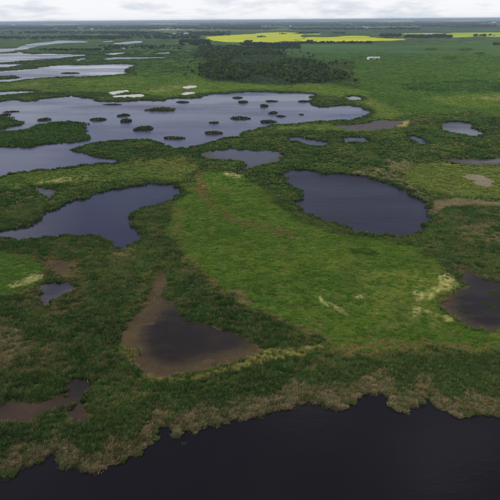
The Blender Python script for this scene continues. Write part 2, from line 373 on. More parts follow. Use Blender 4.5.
pond_list = [
 # name, outline, material, label, raggedness
 ('lake', near_lake, M_DARKWATER, 'dark open water along the bottom of the view', .16),
 ('pond', right_pond, M_WATER, 'dark kite-shaped pond right of the light green meadow', .15),
 ('pond', left_pond, M_WATERBLUE, 'wedge-shaped pond with a hooked southern arm near the left edge', .10),
 ('lake', lake, M_LAKE, 'broad marsh lake scattered with small reed islands', .09),
 ('lake', second_lake, M_LAKE, 'long pale lake behind the marsh lake', .07),
 ('pond', [(200, 153), (210, 151.6), (225, 150), (229.6, 148), (236, 150), (256, 151), (276, 151.6), (282, 153), (284.6, 156.4), (280, 161), (269, 163.4), (258, 165), (249, 167.4), (243, 169.6), (234, 171.5), (231, 171), (243, 167), (247.6, 164), (243, 161), (234, 160), (218.6, 160), (203, 158.6)], M_POOLGREY, 'shallow grey pond with a narrow tail above the meadow', .08),
 ('pond', [(438.5, 125.4), (444, 122.5), (455, 121.4), (466, 122.5), (475, 126.5), (479, 130), (489, 132), (481, 134), (470, 136), (459, 133), (446, 131)], M_WATER, 'small oval pond near the right edge', .08),
 ('pond', [(286, 139.5), (294, 136.5), (305, 138), (314, 140), (332, 141.6), (329, 144), (305, 144), (299, 141.6), (288, 141)], M_WATER, 'narrow slough between reed beds below the marsh lake', .08),
 ('pond', [(343, 137.6), (356, 137), (369, 139), (369, 141.6), (343, 141.6)], M_WATER, 'thin sliver of open water right of the narrow slough', .07),
 ('pond', [(404, 137.5), (415, 136), (422, 138), (426, 141), (433, 142), (422, 143.8), (416, 143), (411, 138.8)], M_WATER, 'tiny dark pool left of the oval pond', .08),
 ('pond', [(435, 160.6), (442, 159), (466, 159), (500, 158), (560, 157), (560, 163), (500, 163.5), (479, 164), (459, 163)], M_POOLBROWN, 'thin muddy channel running to the right edge', .06),
 ('pond', [(452, 268), (460, 269), (468, 271), (480, 278), (488, 281), (500, 282), (540, 284), (540, 322), (500, 329), (488, 330), (478, 328), (466, 324), (460, 316), (448, 308), (438, 303), (440, 300), (454, 298), (456, 293), (468, 289), (466, 285), (462, 276)], M_POOLBROWN, 'muddy pool with green weed patches at the right edge', .12),
 ('pond', [(160, 296), (168, 301), (178, 309.5), (183, 317.5), (203, 324.5), (230, 331.5), (256, 343), (240, 351), (216, 355), (199, 360), (178, 366), (156, 363), (139, 349), (136, 333), (154, 324), (161, 314)], M_POOLBROWN, 'dark three-cornered pool inside the brown mudflat', .10),
 ('pond', [(36, 290.5), (44, 285), (59, 283), (75, 286), (72.6, 293), (57, 296), (50.6, 304), (42, 304)], M_POOLGREY, 'small grey puddle beside the cream litter at left', .12),
 ('pond', [(26, 186), (40, 188), (54, 190), (55, 194), (47, 199), (42, 194), (28, 189)], M_POOLGREY, 'small hooked puddle above the wedge-shaped pond', .10),
 ('pond', [(66, 392), (69, 382), (78, 379), (90, 383), (93, 388), (86, 393), (78, 400), (70, 403), (60, 404)], M_POOLRED, 'small purple-grey pool in the lower left marsh', .12),
 ('pond', [(345, 97), (351, 96), (362, 97), (363, 99.5), (352, 100), (346, 99)], M_SHALLOW, 'small pale pool right of the reed spit', .07),
 ('pond', [(-20, 92.5), (0, 92), (10, 91), (37, 91), (33, 93), (15, 94), (0, 95), (-20, 95.5)], M_LAKE, 'thin bright strip of water behind the marsh lake at left', .06),
 ('pond', [(-20, 64.5), (0, 64), (20, 64), (24, 65), (10, 67), (0, 67), (-20, 67.5)], M_LAKE, 'short water strip at the left edge above the long pale lake', .05),
 ('lake', [(-30, 49), (0, 48.5), (18, 48), (22, 46), (36, 43), (48, 42), (60, 40.5), (88, 41), (88, 42.5), (65, 43), (50, 44.5), (38, 46), (28, 49), (12, 51), (0, 52), (-30, 52.5)], M_LAKE, 'farthest winding lake at upper left', .05),
 ('lake', [(-30, 54), (0, 53.4), (14, 53), (20, 52), (30, 54), (50, 53.6), (88, 54.5), (86, 56), (70, 57), (60, 58.5), (30, 60), (10, 62), (0, 62), (-30, 63)], M_LAKE, 'bright lake below the farthest winding lake', .05),
 ('pond', [(72, 59.5), (84, 57.5), (88, 59.5), (80, 62), (75, 61.5)], M_LAKE, 'small bright pool beside the long pale lake', .05),
 ('pond', [(113, 43), (125, 42), (135, 41), (144, 41), (142, 42.5), (130, 44), (117, 44)], M_LAKE, 'far pond right of the farthest lake', .05),
 ('pond', [(102, 54), (110, 53), (125, 52), (127, 53.5), (112, 55)], M_LAKE, 'far slanted pond left of the wood', .05),
 ('pond', [(100, 57.8), (120, 57), (145, 57), (168, 57), (166, 58.5), (130, 59), (100, 60)], M_LAKE, 'long thin far pond', .05),
 ('pond', [(150, 53.5), (158, 52.5), (172, 52), (172, 53.5), (160, 54)], M_LAKE, 'far pond nearest the wood', .05),
 ('pond', [(117, 48.6), (127, 47.6), (128, 48.6), (119, 49.4)], M_LAKE, 'tiny far pond between two larger ones', .05),
 ('pond', [(104, 41.3), (112, 40.6), (113, 41.6), (106, 42.2)], M_LAKE, 'tiny pond at the far lake\'s right end', .05),
 ('pond', [(461, 49.6), (469, 48.8), (470, 49.8), (463, 50.4)], M_SHALLOW, 'tiny pale slough in the far right pasture', .05),
 ('pond', [(476, 53.6), (482, 53), (482, 54.2), (477, 54.4)], M_SHALLOW, 'small slough at the far right', .05),
 ('pond', [(447, 57.4), (453, 57), (454, 58), (448, 58.4)], M_SHALLOW, 'small slough in the pasture right of the barns', .05),
 ('pond', [(427, 49), (432, 48.7), (433, 49.6), (428, 49.9)], M_SHALLOW, 'tiny slough in the pasture above the barns', .05),
]
mud_list = [
 ('mudflat', [(150, 290), (152, 278), (156, 273), (166, 274), (166, 282), (161, 295.5), (166, 300), (176.5, 308), (181, 317), (188, 321), (202, 324), (229, 331), (246, 339), (263, 348), (258, 354), (236, 363), (212, 369), (185, 374), (161, 379), (144, 375), (134, 365), (122, 345), (124, 331), (141, 311)], M_MUD, 'brown bare mudflat around the three-cornered pool', .15),
 ('mudflat', [(-30, 408), (0, 406), (5, 402), (16, 402), (29, 403), (39, 404), (52, 399), (64, 393), (69, 381), (78, 378.6), (91, 382.5), (94, 388), (88, 393), (80, 402), (86, 408.5), (90, 417), (83, 424), (70, 418), (62, 408), (52, 409), (39, 415), (31, 422), (16, 422), (0, 424), (-30, 424)], M_REDMUD, 'reddish peat mud strip in the lower left marsh', .13),
 ('mudflat', [(331, 126.5), (356, 125), (375, 121), (385, 120), (398, 121), (404, 124), (396, 127), (385, 129.5), (360, 131), (341, 128.5)], M_GREYMUD, 'grey mudflat right of the marsh lake', .08),
 ('mudflat', [(46, 262), (56, 259), (66, 262), (72, 270), (70, 278), (60, 276), (50, 270)], M_MUD, 'grey-brown bare patch above the small grey puddle', .14),
 ('mudflat', [(436, 300), (450, 294), (461, 289), (468, 284), (463, 275), (450, 266), (456, 265), (470, 269), (486, 279), (500, 281), (540, 282), (540, 326), (500, 331), (478, 330), (464, 326), (454, 316), (442, 308)], M_MUD, 'mud rim of the pool at the right edge', .13),
 ('salt_flat', [(107, 94), (115, 91), (128, 90), (130, 91), (122, 93), (112, 95)], M_SALT, 'narrow white flat, upper of two above the marsh lake', .09),
 ('salt_flat', [(110, 96.4), (125, 95), (140, 94), (145, 95.5), (142, 97), (125, 97.6), (114, 97.6)], M_SALT, 'white flat at the marsh lake shore, lower of two', .09),
 ('salt_flat', [(180, 87.5), (188, 85.5), (198, 85.5), (197, 87.5), (186, 88.8)], M_SALT, 'pale flat above the marsh lake near the wood', .09),
 ('salt_flat', [(181, 94), (186, 92), (195, 92), (194, 94.4), (184, 95)], M_SALT, 'pale flat at the water edge near the wood', .09),
 ('mudflat', [(163, 91.5), (170, 89.8), (177, 90), (174, 91.5), (167, 92.3)], M_GREYMUD, 'small grey flat between the white flats', .09),
 ('bare_patch', [(465, 175), (472.5, 174), (483.5, 176), (494.5, 181.4), (494, 186), (486, 188), (475, 184), (466, 178)], M_TAN, 'oval tan bare patch near the right edge', .13),
]
OUT = []
def nearer(px, i):
    """the traced edge is where reeds hide the water: push the near bank out by what a 0.9 m reed hides"""
    if i == 0: return px
    px = np.array(px, float); c = px[:, 1].mean(); res = []
    for u_, v_ in px:
        g = unproj([u_], [v_])[0]; k = 0.9 * F / np.hypot(np.hypot(*g), H)
        res.append((u_, v_ + k * np.clip((v_ - c) / 2.0, -.15, 1)))
    return res
wmask = np.zeros((RH, RW), bool); mmask = np.zeros((RH, RW), bool); hardmask = np.zeros((RH, RW), bool)
for i, (nm, px, mat, lab, amp) in enumerate(pond_list):
    P = sound(nearer(px, i), amp * (1.5 if i == 0 else 1.9), i); OUT.append((P, px, lab))
    (pool_sheet if mat in (M_POOLBROWN, M_POOLRED, M_POOLGREY) else sheet)(nm, P, ZW, mat, lab)
    wmask |= raster(np.array(proj(P)).T)
isl_mask = np.zeros((RH, RW), bool)
ISL = [('island', big_isl, 'large green reed island in the left of the marsh lake'), ('island', left_isl, 'green reed island cut off by the left edge'), ('island', spit, 'dark low island in the long pale lake at the left edge'),
       ('island', [(488, 294), (495, 291), (506, 289.5), (520, 292), (514, 295), (500, 296.5)], 'green weed patch in the muddy pool, upper of two'),
       ('island', [(479, 302), (485, 301.5), (493, 305), (504, 306), (512, 309), (500, 309.5), (488, 306.5)], 'narrow green weed strip in the muddy pool'),
       ('island', [(458, 308), (464, 307), (471, 311), (467, 314), (461, 312)], 'small olive weed patch in the muddy pool')]
for i, (nm, px, lab) in enumerate(ISL):
    P = sound(px, .16 if i < 3 else .28, 300 + i); OUT.append((P[::-1], px, lab))
    o = sheet(nm, P, ZISL, M_GROUND, lab)
    ca = o.data.color_attributes.new('cover', 'FLOAT_COLOR', 'POINT'); ca.data.foreach_set('color', np.tile([0.030, 0.040, 0.015, 1], len(o.data.vertices)))
    isl_mask |= raster(np.array(proj(P)).T)
wmask &= ~isl_mask
for i, (nm, px, mat, lab, amp) in enumerate(mud_list):
    P = sound(px, amp * 1.9, 500 + i)
    sheet(nm, P, ZMUD + (.012 if nm == 'wet_mud' else 0), mat, lab)
    rm = raster(np.array(proj(P)).T); mmask |= rm
    if mat not in (M_MUD, M_REDMUD) : hardmask |= rm

# ------------------------------------------------------------------ cover map: what grows where
vv = V_0 + (np.arange(RH) + .5) / S; uu = U_0 + (np.arange(RW) + .5) / S
UU, VV = np.meshgrid(uu, vv)
XY = unproj(UU.ravel(), np.maximum(VV.ravel(), 22.5 ))
RR = np.hypot(XY[:, 0], XY[:, 1]).reshape(RH, RW); TH = np.arctan2(XY[:, 0], XY[:, 1]).reshape(RH, RW)
LP = (TH * 60, np.log(RR) * 60)         # conformal map of the ground, for natural variation at every distance
WXn = (fbm(LP[0] * .55, LP[1] * .55, 4) - .5); WYn = (fbm(LP[0] * .55 + 60, LP[1] * .55 + 31, 4) - .5)
sinq = np.clip(H / np.sqrt(RR ** 2 + H * H), .03, 1)
def blur(a_, k):
    a_ = a_.astype(np.float32)
    for ax in (0, 1):
        kk = max(1, int(k if ax else k * .6))
        for _ in range(2):
            c = np.cumsum(np.pad(a_, [(kk + 1, kk) if i == ax else (0, 0) for i in (0, 1)], mode='edge'), axis=ax)
            a_ = (np.take(c, range(2 * kk + 1, c.shape[ax]), ax) - np.take(c, range(0, c.shape[ax] - 2 * kk - 1), ax)) / (2 * kk + 1)
    return a_
cover = np.zeros((RH, RW, 3), np.float32); cover[:] = (0.036, 0.074, 0.022)
hgt = np.full((RH, RW), 0.68, np.float32); dry = np.full((RH, RW), .04, np.float32)
yyg, xxg = np.mgrid[0:RH, 0:RW]
PATCH = {}
def paint(px, col, h=None, d=None, feather=4, wob=14, op=1.0, patchy=0.0, psc=1.6):
    p = np.array(px, float); mg = wob * 1.2 + feather * 3 + 4
    x0, x1 = int(np.clip((p[:, 0].min() - mg - U_0) * S, 0, RW)), int(np.clip((p[:, 0].max() + mg - U_0) * S, 0, RW))
    y0, y1 = int(np.clip((p[:, 1].min() - mg - V_0) * S, 0, RH)), int(np.clip((p[:, 1].max() + mg - V_0) * S, 0, RH))
    if x1 - x0 < 4 or y1 - y0 < 4: return
    W = (slice(y0, y1), slice(x0, x1))
    m = raster(p)
    m = m[np.clip((yyg[W] + WYn[W] * wob * 2 * S * sinq[W]).astype(int), 0, RH - 1), np.clip((xxg[W] + WXn[W] * wob * 2 * S).astype(int), 0, RW - 1)]
    a_ = blur(m, max(1, feather)) * op
    if patchy:
        n = fbm(LP[0][W] * psc + 13, LP[1][W] * psc + 71, 5, .6)
        a_ = a_ * np.clip((n - (.5 + (patchy - .5) * .35)) * 9 + .5, 0, 1)
    cover[W] = cover[W] * (1 - a_[..., None]) + np.array(col, np.float32) * a_[..., None]
    if h is not None: hgt[W] = hgt[W] * (1 - a_) + h * a_
    if d is not None: dry[W] = dry[W] * (1 - a_) + d * a_
DG = (0.034, 0.074, 0.022); MG = (0.069, 0.128, 0.019); OL = (0.115, 0.125, 0.034); BR = (0.120, 0.082, 0.036)
# broad zones, far to near
ALL = [(-80, 20), (580, 20), (580, 540), (-80, 540)]
paint(ALL, (0.060, 0.092, 0.026), .75, .08, 2, 4, op=.75, patchy=.52, psc=.55)
paint(ALL, (0.030, 0.064, 0.020), 1.15, .03, 2, 4, op=.7, patchy=.60, psc=.8)
paint(ALL, (0.085, 0.085, 0.034), .7, .18, 2, 4, op=.55, patchy=.68, psc=1.5)
paint([(-80, 20), (580, 20), (580, 60), (-80, 60)], (0.050, 0.092, 0.034), .5, .05, 3, 6)
FAR = [(-80, 20), (580, 20), (580, 62), (-80, 62)]
paint(FAR, (0.078, 0.120, 0.036), .5, .05, 1, 3, op=.8, patchy=.52, psc=.8)
paint(FAR, (0.030, 0.058, 0.026), .9, .03, 1, 3, op=.9, patchy=.58, psc=1.3)
paint([(340, 44), (580, 42), (580, 118), (470, 112), (400, 116), (372, 104), (352, 90), (356, 70)], (0.060, 0.114, 0.026), .40, .04, 4, 10)
paint([(230, 44), (420, 44), (420, 58), (320, 60), (280, 55), (230, 52)], (0.055, 0.110, 0.038), .45, .04, 2, 5)
paint([(400, 84), (470, 80), (540, 84), (540, 90), (440, 92), (400, 90)], (0.040, 0.085, 0.025), .8, .04, 3, 10)
paint([(420, 98), (500, 92), (560, 96), (560, 106), (460, 108)], (0.100, 0.150, 0.030), .4, .05, 3, 10)
paint([(478, 97), (520, 96), (520, 101), (486, 101)], (0.26, 0.25, 0.11), .3, .3, 2, 6, patchy=.5)
paint([(0, 78), (60, 78), (130, 76), (200, 74), (200, 86), (150, 92), (100, 92), (40, 92), (-80, 94), (-80, 84)], (0.085, 0.135, 0.030), .5, .06, 3, 8)
paint([(120, 60), (200, 58), (206, 84), (150, 84), (136, 72)], (0.060, 0.120, 0.028), .5, .05, 3, 8, patchy=.4)
paint([(130, 92), (175, 82), (200, 80), (260, 84), (330, 84), (372, 92), (370, 103), (330, 96), (300, 91), (250, 90), (200, 93), (165, 97)], (0.095, 0.150, 0.030), .4, .06, 3, 7)
paint([(140, 92), (176, 85), (196, 83), (180, 88), (150, 94)], (0.22, 0.21, 0.08), .3, .3, 1, 5, patchy=.45)
paint([(14, 86), (44, 82), (50, 84), (28, 88)], (0.16, 0.14, 0.09), .3, .4, 2, 5, patchy=.5)
paint([(335, 97), (366, 96), (400, 112), (398, 120), (376, 118), (372, 106)], (0.10, 0.145, 0.032), .4, .1, 2, 8)
paint([(396, 121), (408, 121), (408, 127), (396, 127)], (0.30, 0.26, 0.10), .3, .4, 1, 4)
paint([(270, 126), (330, 124), (340, 128), (380, 131), (330, 131), (280, 130)], (0.095, 0.140, 0.032), .5, .08, 2, 5)
paint([(-80, 178), (20, 172), (90, 165), (150, 162), (200, 166), (180, 180), (120, 180), (60, 184), (20, 190), (-80, 195)], (0.085, 0.125, 0.030), .5, .1, 4, 8)
paint([(34, 182), (90, 175), (92, 179), (46, 186)], (0.24, 0.25, 0.10), .3, .3, 2, 5, patchy=.45)
paint([(130, 160), (190, 158), (200, 172), (150, 176)], OL, .4, .2, 3, 8, patchy=.55)
paint([(400, 166), (440, 163), (500, 166), (560, 166), (560, 200), (470, 198), (430, 192), (405, 180)], (0.095, 0.125, 0.030), .4, .12, 4, 9)
paint([(440, 164), (500, 163), (560, 163), (560, 166), (480, 166.5), (450, 166)], (0.26, 0.26, 0.07), .3, .3, 1, 3)
paint([(345, 174), (372, 168), (408, 162), (412, 166), (385, 174), (362, 178)], (0.17, 0.15, 0.08), .4, .5, 2, 5, patchy=.4)
paint([(372, 170), (404, 180), (424, 194), (432, 203), (428, 204), (416, 193), (396, 184), (370, 176)], (0.17, 0.15, 0.09), .6, .5, 1, 4, patchy=.42, psc=3)
paint([(386, 160), (412, 160), (410, 174), (392, 178)], (0.14, 0.125, 0.07), .5, .45, 2, 6, patchy=.5, psc=2.4)
paint([(427, 210), (436, 203), (450, 201), (475, 202), (560, 203), (560, 208), (470, 207), (445, 208), (438, 212), (432, 219)], (0.19, 0.17, 0.11), .9, .6, 1, 4)
paint([(450, 222), (500, 224), (540, 250), (470, 246)], (0.13, 0.11, 0.06), .5, .4, 3, 10, patchy=.62)
# the meadow
meadow = [(200, 172), (236, 176), (258, 186), (272, 202), (292, 220), (330, 234), (370, 240), (410, 246), (430, 258), (445, 275), (452, 288), (440, 300), (445, 314), (470, 332), (510, 336), (560, 338), (560, 352), (510, 350),
 (470, 353), (440, 347), (400, 349), (360, 353), (332, 350), (318, 335), (300, 325), (270, 316), (245, 303), (220, 288), (200, 270), (185, 255), (172, 240), (168, 225), (176, 205), (188, 188)]
paint(meadow, MG, .32, .05, 6, 10)
paint(meadow, (0.086, 0.146, 0.020), .25, .08, 6, 10, op=.8, patchy=.54, psc=.7)
paint(meadow, (0.052, 0.110, 0.017), .42, .03, 6, 10, op=.8, patchy=.60, psc=1.1)
paint(meadow, (0.135, 0.125, 0.045), .25, .35, 4, 10, op=.6, patchy=.88, psc=2.4)
paint([(345, 250), (372, 248), (378, 256), (352, 258)], (0.034, 0.070, 0.016), .6, .03, 3, 5, op=.8)
paint([(188, 176), (200, 172), (212, 200), (232, 218), (262, 222), (300, 236), (290, 240), (250, 228), (214, 214), (196, 196)], BR, .35, .35, 3, 8, patchy=.5)
paint([(168, 205), (180, 205), (182, 240), (170, 242)], OL, .35, .3, 3, 8, patchy=.45)
paint([(176, 238), (200, 268), (232, 296), (268, 316), (318, 330), (334, 350), (322, 350), (300, 330), (250, 312), (216, 296), (184, 262)], (0.135, 0.110, 0.040), .4, .3, 3, 8, patchy=.45)
paint([(228, 292), (244, 292), (250, 306), (232, 306)], (0.17, 0.12, 0.075), .3, .6, 2, 5, patchy=.4)
paint([(330, 348), (400, 340), (460, 344), (520, 348), (520, 356), (440, 354), (380, 358), (330, 358)], (0.135, 0.115, 0.040), .35, .3, 4, 10, patchy=.5)
paint([(350, 270), (440, 270), (460, 300), (430, 330), (380, 330)], (0.13, 0.17, 0.035), .3, .15, 5, 12, patchy=.55)
# cream bleached spots
for q in ([(411, 293), (421, 292), (424, 299), (415, 303)], [(440, 275), (452, 276), (456, 285), (446, 292), (437, 290)], [(412, 309), (420, 307), (421, 316), (414, 318)], [(423, 310), (431, 312), (430, 315), (424, 314)],
          [(8, 286), (24, 281), (32, 277), (45, 275), (40, 280), (26, 285), (13, 288)], [(221, 173), (232, 173), (241, 176), (238, 179), (226, 176)], [(432, 288), (440, 290), (436, 298), (425, 302)], [(436, 316), (452, 316), (454, 324), (442, 323)],
          [(317, 296), (325, 301), (340, 309), (349, 316), (345, 317), (332, 309), (318, 299)], [(352, 298), (362, 296), (364, 300), (355, 301)]):
    paint(q, (0.42, 0.41, 0.19), .22, .5, 1, 4, patchy=.36, psc=3)
# left marsh
paint([(-80, 252), (0, 252), (30, 256), (44, 268), (46, 280), (30, 292), (0, 298), (-80, 300)], (0.075, 0.135, 0.026), .4, .06, 4, 8)
LATE = [(8, 286), (24, 280.5), (32, 276.5), (46, 274), (41, 280), (26, 285.5), (13, 288.5)]
paint([(10, 256), (50, 254), (76, 262), (86, 284), (80, 300), (74, 318), (50, 316), (36, 300), (20, 304), (14, 292), (34, 288), (44, 272), (40, 264)], BR, .4, .35, 3, 9, patchy=.48)
paint([(-80, 330), (20, 330), (28, 350), (10, 365), (-80, 366)], (0.19, 0.15, 0.10), .4, .6, 2, 8, patchy=.42, psc=2.4)
paint([(-80, 345), (60, 345), (70, 370), (20, 376), (-80, 380)], (0.11, 0.10, 0.05), .6, .3, 3, 10, patchy=.6)
paint([(112, 250), (134, 246), (142, 250), (128, 258), (112, 256)], (0.14, 0.12, 0.06), .4, .5, 2, 6, patchy=.4)
paint([(120, 340), (150, 378), (190, 378), (240, 364), (262, 352), (320, 346), (322, 352), (270, 362), (240, 370), (190, 382), (150, 384), (118, 352)], (0.28, 0.26, 0.075), .4, .4, 1, 4, patchy=.40, psc=3.0)
paint([(118, 330), (140, 306), (150, 272), (142, 268), (134, 300), (114, 326), (114, 346)], (0.095, 0.115, 0.030), .5, .2, 2, 6, patchy=.4)
for q in mud_list[:2] + mud_list[3:5]: paint(q[1], (0.095, 0.088, 0.032), .22, .3, 2, 3)
paint(LATE, (0.44, 0.43, 0.19), .22, .5, 1, 2, patchy=.25, psc=4)
# band behind the near shore
paint([(-80, 440), (60, 430), (150, 396), (260, 378), (360, 366), (440, 360), (580, 362), (580, 410), (440, 404), (360, 392), (280, 402), (200, 418), (140, 440), (60, 456), (-80, 470)], (0.034, 0.062, 0.020), .62, .05, 4, 10)
shore = [p for p in near_lake if -50 < p[0] < 560]
shore_band = shore + [(u - 2, v - 26 * (0.45 + .55 * math.sin(u * .07) ** 2)) for u, v in shore[::-1]]
paint(shore_band, (0.056, 0.080, 0.028), .7, .10, 2, 6)
paint(shore_band, (0.17, 0.125, 0.080), .5, .65, 1, 5, patchy=.52, psc=4.5)
paint(shore_band, (0.030, 0.026, 0.016), .3, .10, 1, 5, op=.9, patchy=.66, psc=7)
# land along every shore is taller, greener reed
wb = blur(wmask, 5)
edge = np.clip(wb * 3.0, 0, 1) * (VV < 380)
cover = cover * (1 - .75 * edge[..., None]) + np.array((0.030, 0.066, 0.020), np.float32) * .75 * edge[..., None]
hgt = hgt * (1 - edge) + .85 * edge
hgt[isl_mask & (VV < 200)] = 1.3; hgt[isl_mask & (VV > 200)] = .34; cover[isl_mask & (VV < 200)] = (0.034, 0.070, 0.020); cover[isl_mask & (VV > 200)] = (0.030, 0.038, 0.014); dry[isl_mask] = .05
cover *= np.array((1.0, 1.02, .78), np.float32)
far_wood = [  # (outline, tree height)
 [(200, 68), (215, 61), (235, 57), (250, 56), (290, 57), (320, 64), (345, 72), (350, 79), (330, 83), (290, 85), (240, 84), (215, 81), (198, 76)],
 [(186, 52), (206, 47), (240, 48), (280, 52), (292, 57), (250, 57), (214, 60), (196, 57)],
]
for q in far_wood: paint(q, (0.030, 0.052, 0.020), .6, .05, 2, 6)

def sample(arr, u, v):
    j = np.clip(((v - V_0) * S).astype(int), 0, RH - 1); i = np.clip(((u - U_0) * S).astype(int), 0, RW - 1); return arr[j, i]
wfar = blur(wmask | mmask, 9)
def ground_z(xy, u, v):
    n = fbm(xy[:, 0] * .03, xy[:, 1] * .03, 3); n2 = fbm(xy[:, 0] * .3 + 40, xy[:, 1] * .3 + 9, 3)
    w = sample(wfar, u, v); land = np.clip(1 - w * 4, 0, 1)
    r = np.hypot(xy[:, 0], xy[:, 1])
    inside = (u > U_0 + 2) & (u < U_1 - 2) & (v < V_1 - 2)
    return np.where(inside, land * (n * .5 + n2 * .22) * np.clip(1.5 - r / 1500, 0, 1), 0) - 0.02

# ------------------------------------------------------------------ the ground: one sheet to the horizon
dep = np.concatenate([np.radians(np.linspace(86, 52, 14)), PITCH + np.arctan((np.concatenate([np.arange(530, 60, -1.0), np.arange(60, 24, -.5)]) - 250) / F)])
rad = H / np.tan(np.maximum(dep, .008)); rad = np.concatenate([rad[np.concatenate([[True], np.diff(rad) > 0])], np.geomspace(rad.max() * 1.08, 60000, 40)])
ang = np.concatenate([np.radians(np.arange(-180, -40, 4.0)), np.arange(-38, 38.001, .11) * math.pi / 180, np.radians(np.arange(42, 180, 4.0))])
nr, na = len(rad), len(ang)
AA, RD = np.meshgrid(ang, rad)
gx = (RD * np.sin(AA)).ravel(); gy = (RD * np.cos(AA)).ravel(); gxy = np.column_stack([gx, gy])
gu, gv = proj(gxy); front = (gy > 3)
gu = np.where(front, gu, -9999); gv = np.where(front, gv, 9999)
gz = ground_z(gxy, gu, gv)
gc = sample(cover, gu, gv).copy()
outside = ~((gu > U_0 + 1) & (gu < U_1 - 1) & (gv < V_1 - 1) & (gv > V_0))
gc[outside] = (0.042, 0.082, 0.025)
# patchwork of far farmland
fld = np.hypot(gx, gy) > 3300
cell = vnoise(np.floor(gx / 800 + 0.15 * np.floor(gy / 800)) * 7.31, np.floor(gy / 800) * 3.77)
pal = np.array([(0.030, 0.055, 0.026), (0.055, 0.11, 0.035), (0.035, 0.065, 0.03), (0.10, 0.14, 0.05), (0.042, 0.08, 0.03), (0.03, 0.05, 0.028)])
pc = pal[np.clip((cell * 6).astype(int), 0, 5)]
gc = np.where(fld[:, None], pc * (0.8 + .4 * rng.random((len(gx), 1))), gc)
verts = np.column_stack([gx, gy, gz])
verts = np.vstack([verts, [[0, 0, -.02]]])
I = (np.arange(nr - 1)[:, None] * na + np.arange(na)[None]); J = (np.arange(nr - 1)[:, None] * na + (np.arange(na)[None] + 1) % na)
quads = np.stack([I, J, J + na, I + na], -1).reshape(-1, 4)[:, ::-1]
cap = [(nr * na, (k + 1) % na, k) for k in range(na)]
me = bpy.data.meshes.new('ground')
nv, nq = len(verts), len(quads)
me.vertices.add(nv); me.vertices.foreach_set('co', verts.ravel())
me.loops.add(nq * 4 + 3 * na); me.loops.foreach_set('vertex_index', np.concatenate([quads.ravel(), np.array(cap).ravel()]).astype(np.int32))
me.polygons.add(nq + na); me.polygons.foreach_set('loop_start', np.concatenate([np.arange(nq) * 4, nq * 4 + 3 * np.arange(na)]).astype(np.int32))
me.update(calc_edges=True); me.validate()
ca = me.color_attributes.new('cover', 'FLOAT_COLOR', 'POINT'); ca.data.foreach_set('color', np.column_stack([np.vstack([gc, [[.04, .08, .025]]]), np.ones(nv)]).ravel())
if me.polygons[nq // 2].normal.z < 0: me.flip_normals()
me.polygons.foreach_set('use_smooth', [True] * len(me.polygons))
me.materials.append(M_GROUND)
g_ob = bpy.data.objects.new('ground', me); COL.objects.link(g_ob); tag(g_ob, 'flat green marsh and farmland reaching the horizon', kind='structure')

# ------------------------------------------------------------------ blade clumps
def blades(n, spread, h, w, lean, seed, curl=.5, mound=False):
    """one clump of bent tapering blades: verts, faces, per-vertex colour (brightness, dryness draw, tan shade)"""
    r = np.random.default_rng(seed); V = []; Fc = []; C = []
    for k in range(n):
        rr = spread * math.sqrt(r.random()); a0 = r.random() * 6.283; bx_, by_ = rr * math.cos(a0), rr * math.sin(a0)
        a1 = a0 + r.normal(0, .9); ln = lean * (rr / spread * .8 + .35) * r.uniform(.5, 1.4)
        hh = h * r.uniform(.65, 1.12) * ((1 - .45 * (rr / spread) ** 2) if mound else 1)
        a2 = r.random() * 6.283; wx, wy = w * math.cos(a2) * r.uniform(.7, 1.3), w * math.sin(a2) * r.uniform(.7, 1.3)
        dx, dy = math.cos(a1) * ln * hh, math.sin(a1) * ln * hh
        i0 = len(V)
        V += [(bx_ - wx, by_ - wy, 0), (bx_ + wx, by_ + wy, 0), (bx_ + dx * .4 - wx * .8, by_ + dy * .4 - wy * .8, hh * .65), (bx_ + dx * .4 + wx * .8, by_ + dy * .4 + wy * .8, hh * .65),
              (bx_ + dx, by_ + dy, hh * (1 - curl * .25 * r.random()))]
        Fc += [(i0, i0 + 1, i0 + 3, i0 + 2), (i0 + 2, i0 + 3, i0 + 4)]
        c = (r.random(), r.random(), r.random()); C += [c] * 5
    return np.array(V), Fc, np.array(C)
def clump_mesh(name, parts, mat):
    V, Fc, C = parts
    me = bpy.data.meshes.new(name); me.from_pydata([tuple(v) for v in V], [], Fc); me.update(); me.materials.append(mat)
    ca = me.color_attributes.new('blade', 'FLOAT_COLOR', 'POINT'); ca.data.foreach_set('color', np.column_stack([C, np.ones(len(C))]).ravel())
    return me
PROTO = bpy.data.collections.new('vegetation_prototypes')     # never linked to the scene: only instanced
def proto_set(tagname, meshes):
    c = bpy.data.collections.new(tagname)
    for k, m in enumerate(meshes):
        o = bpy.data.objects.new('%s_%02d' % (tagname, k), m); c.objects.link(o)
    return c
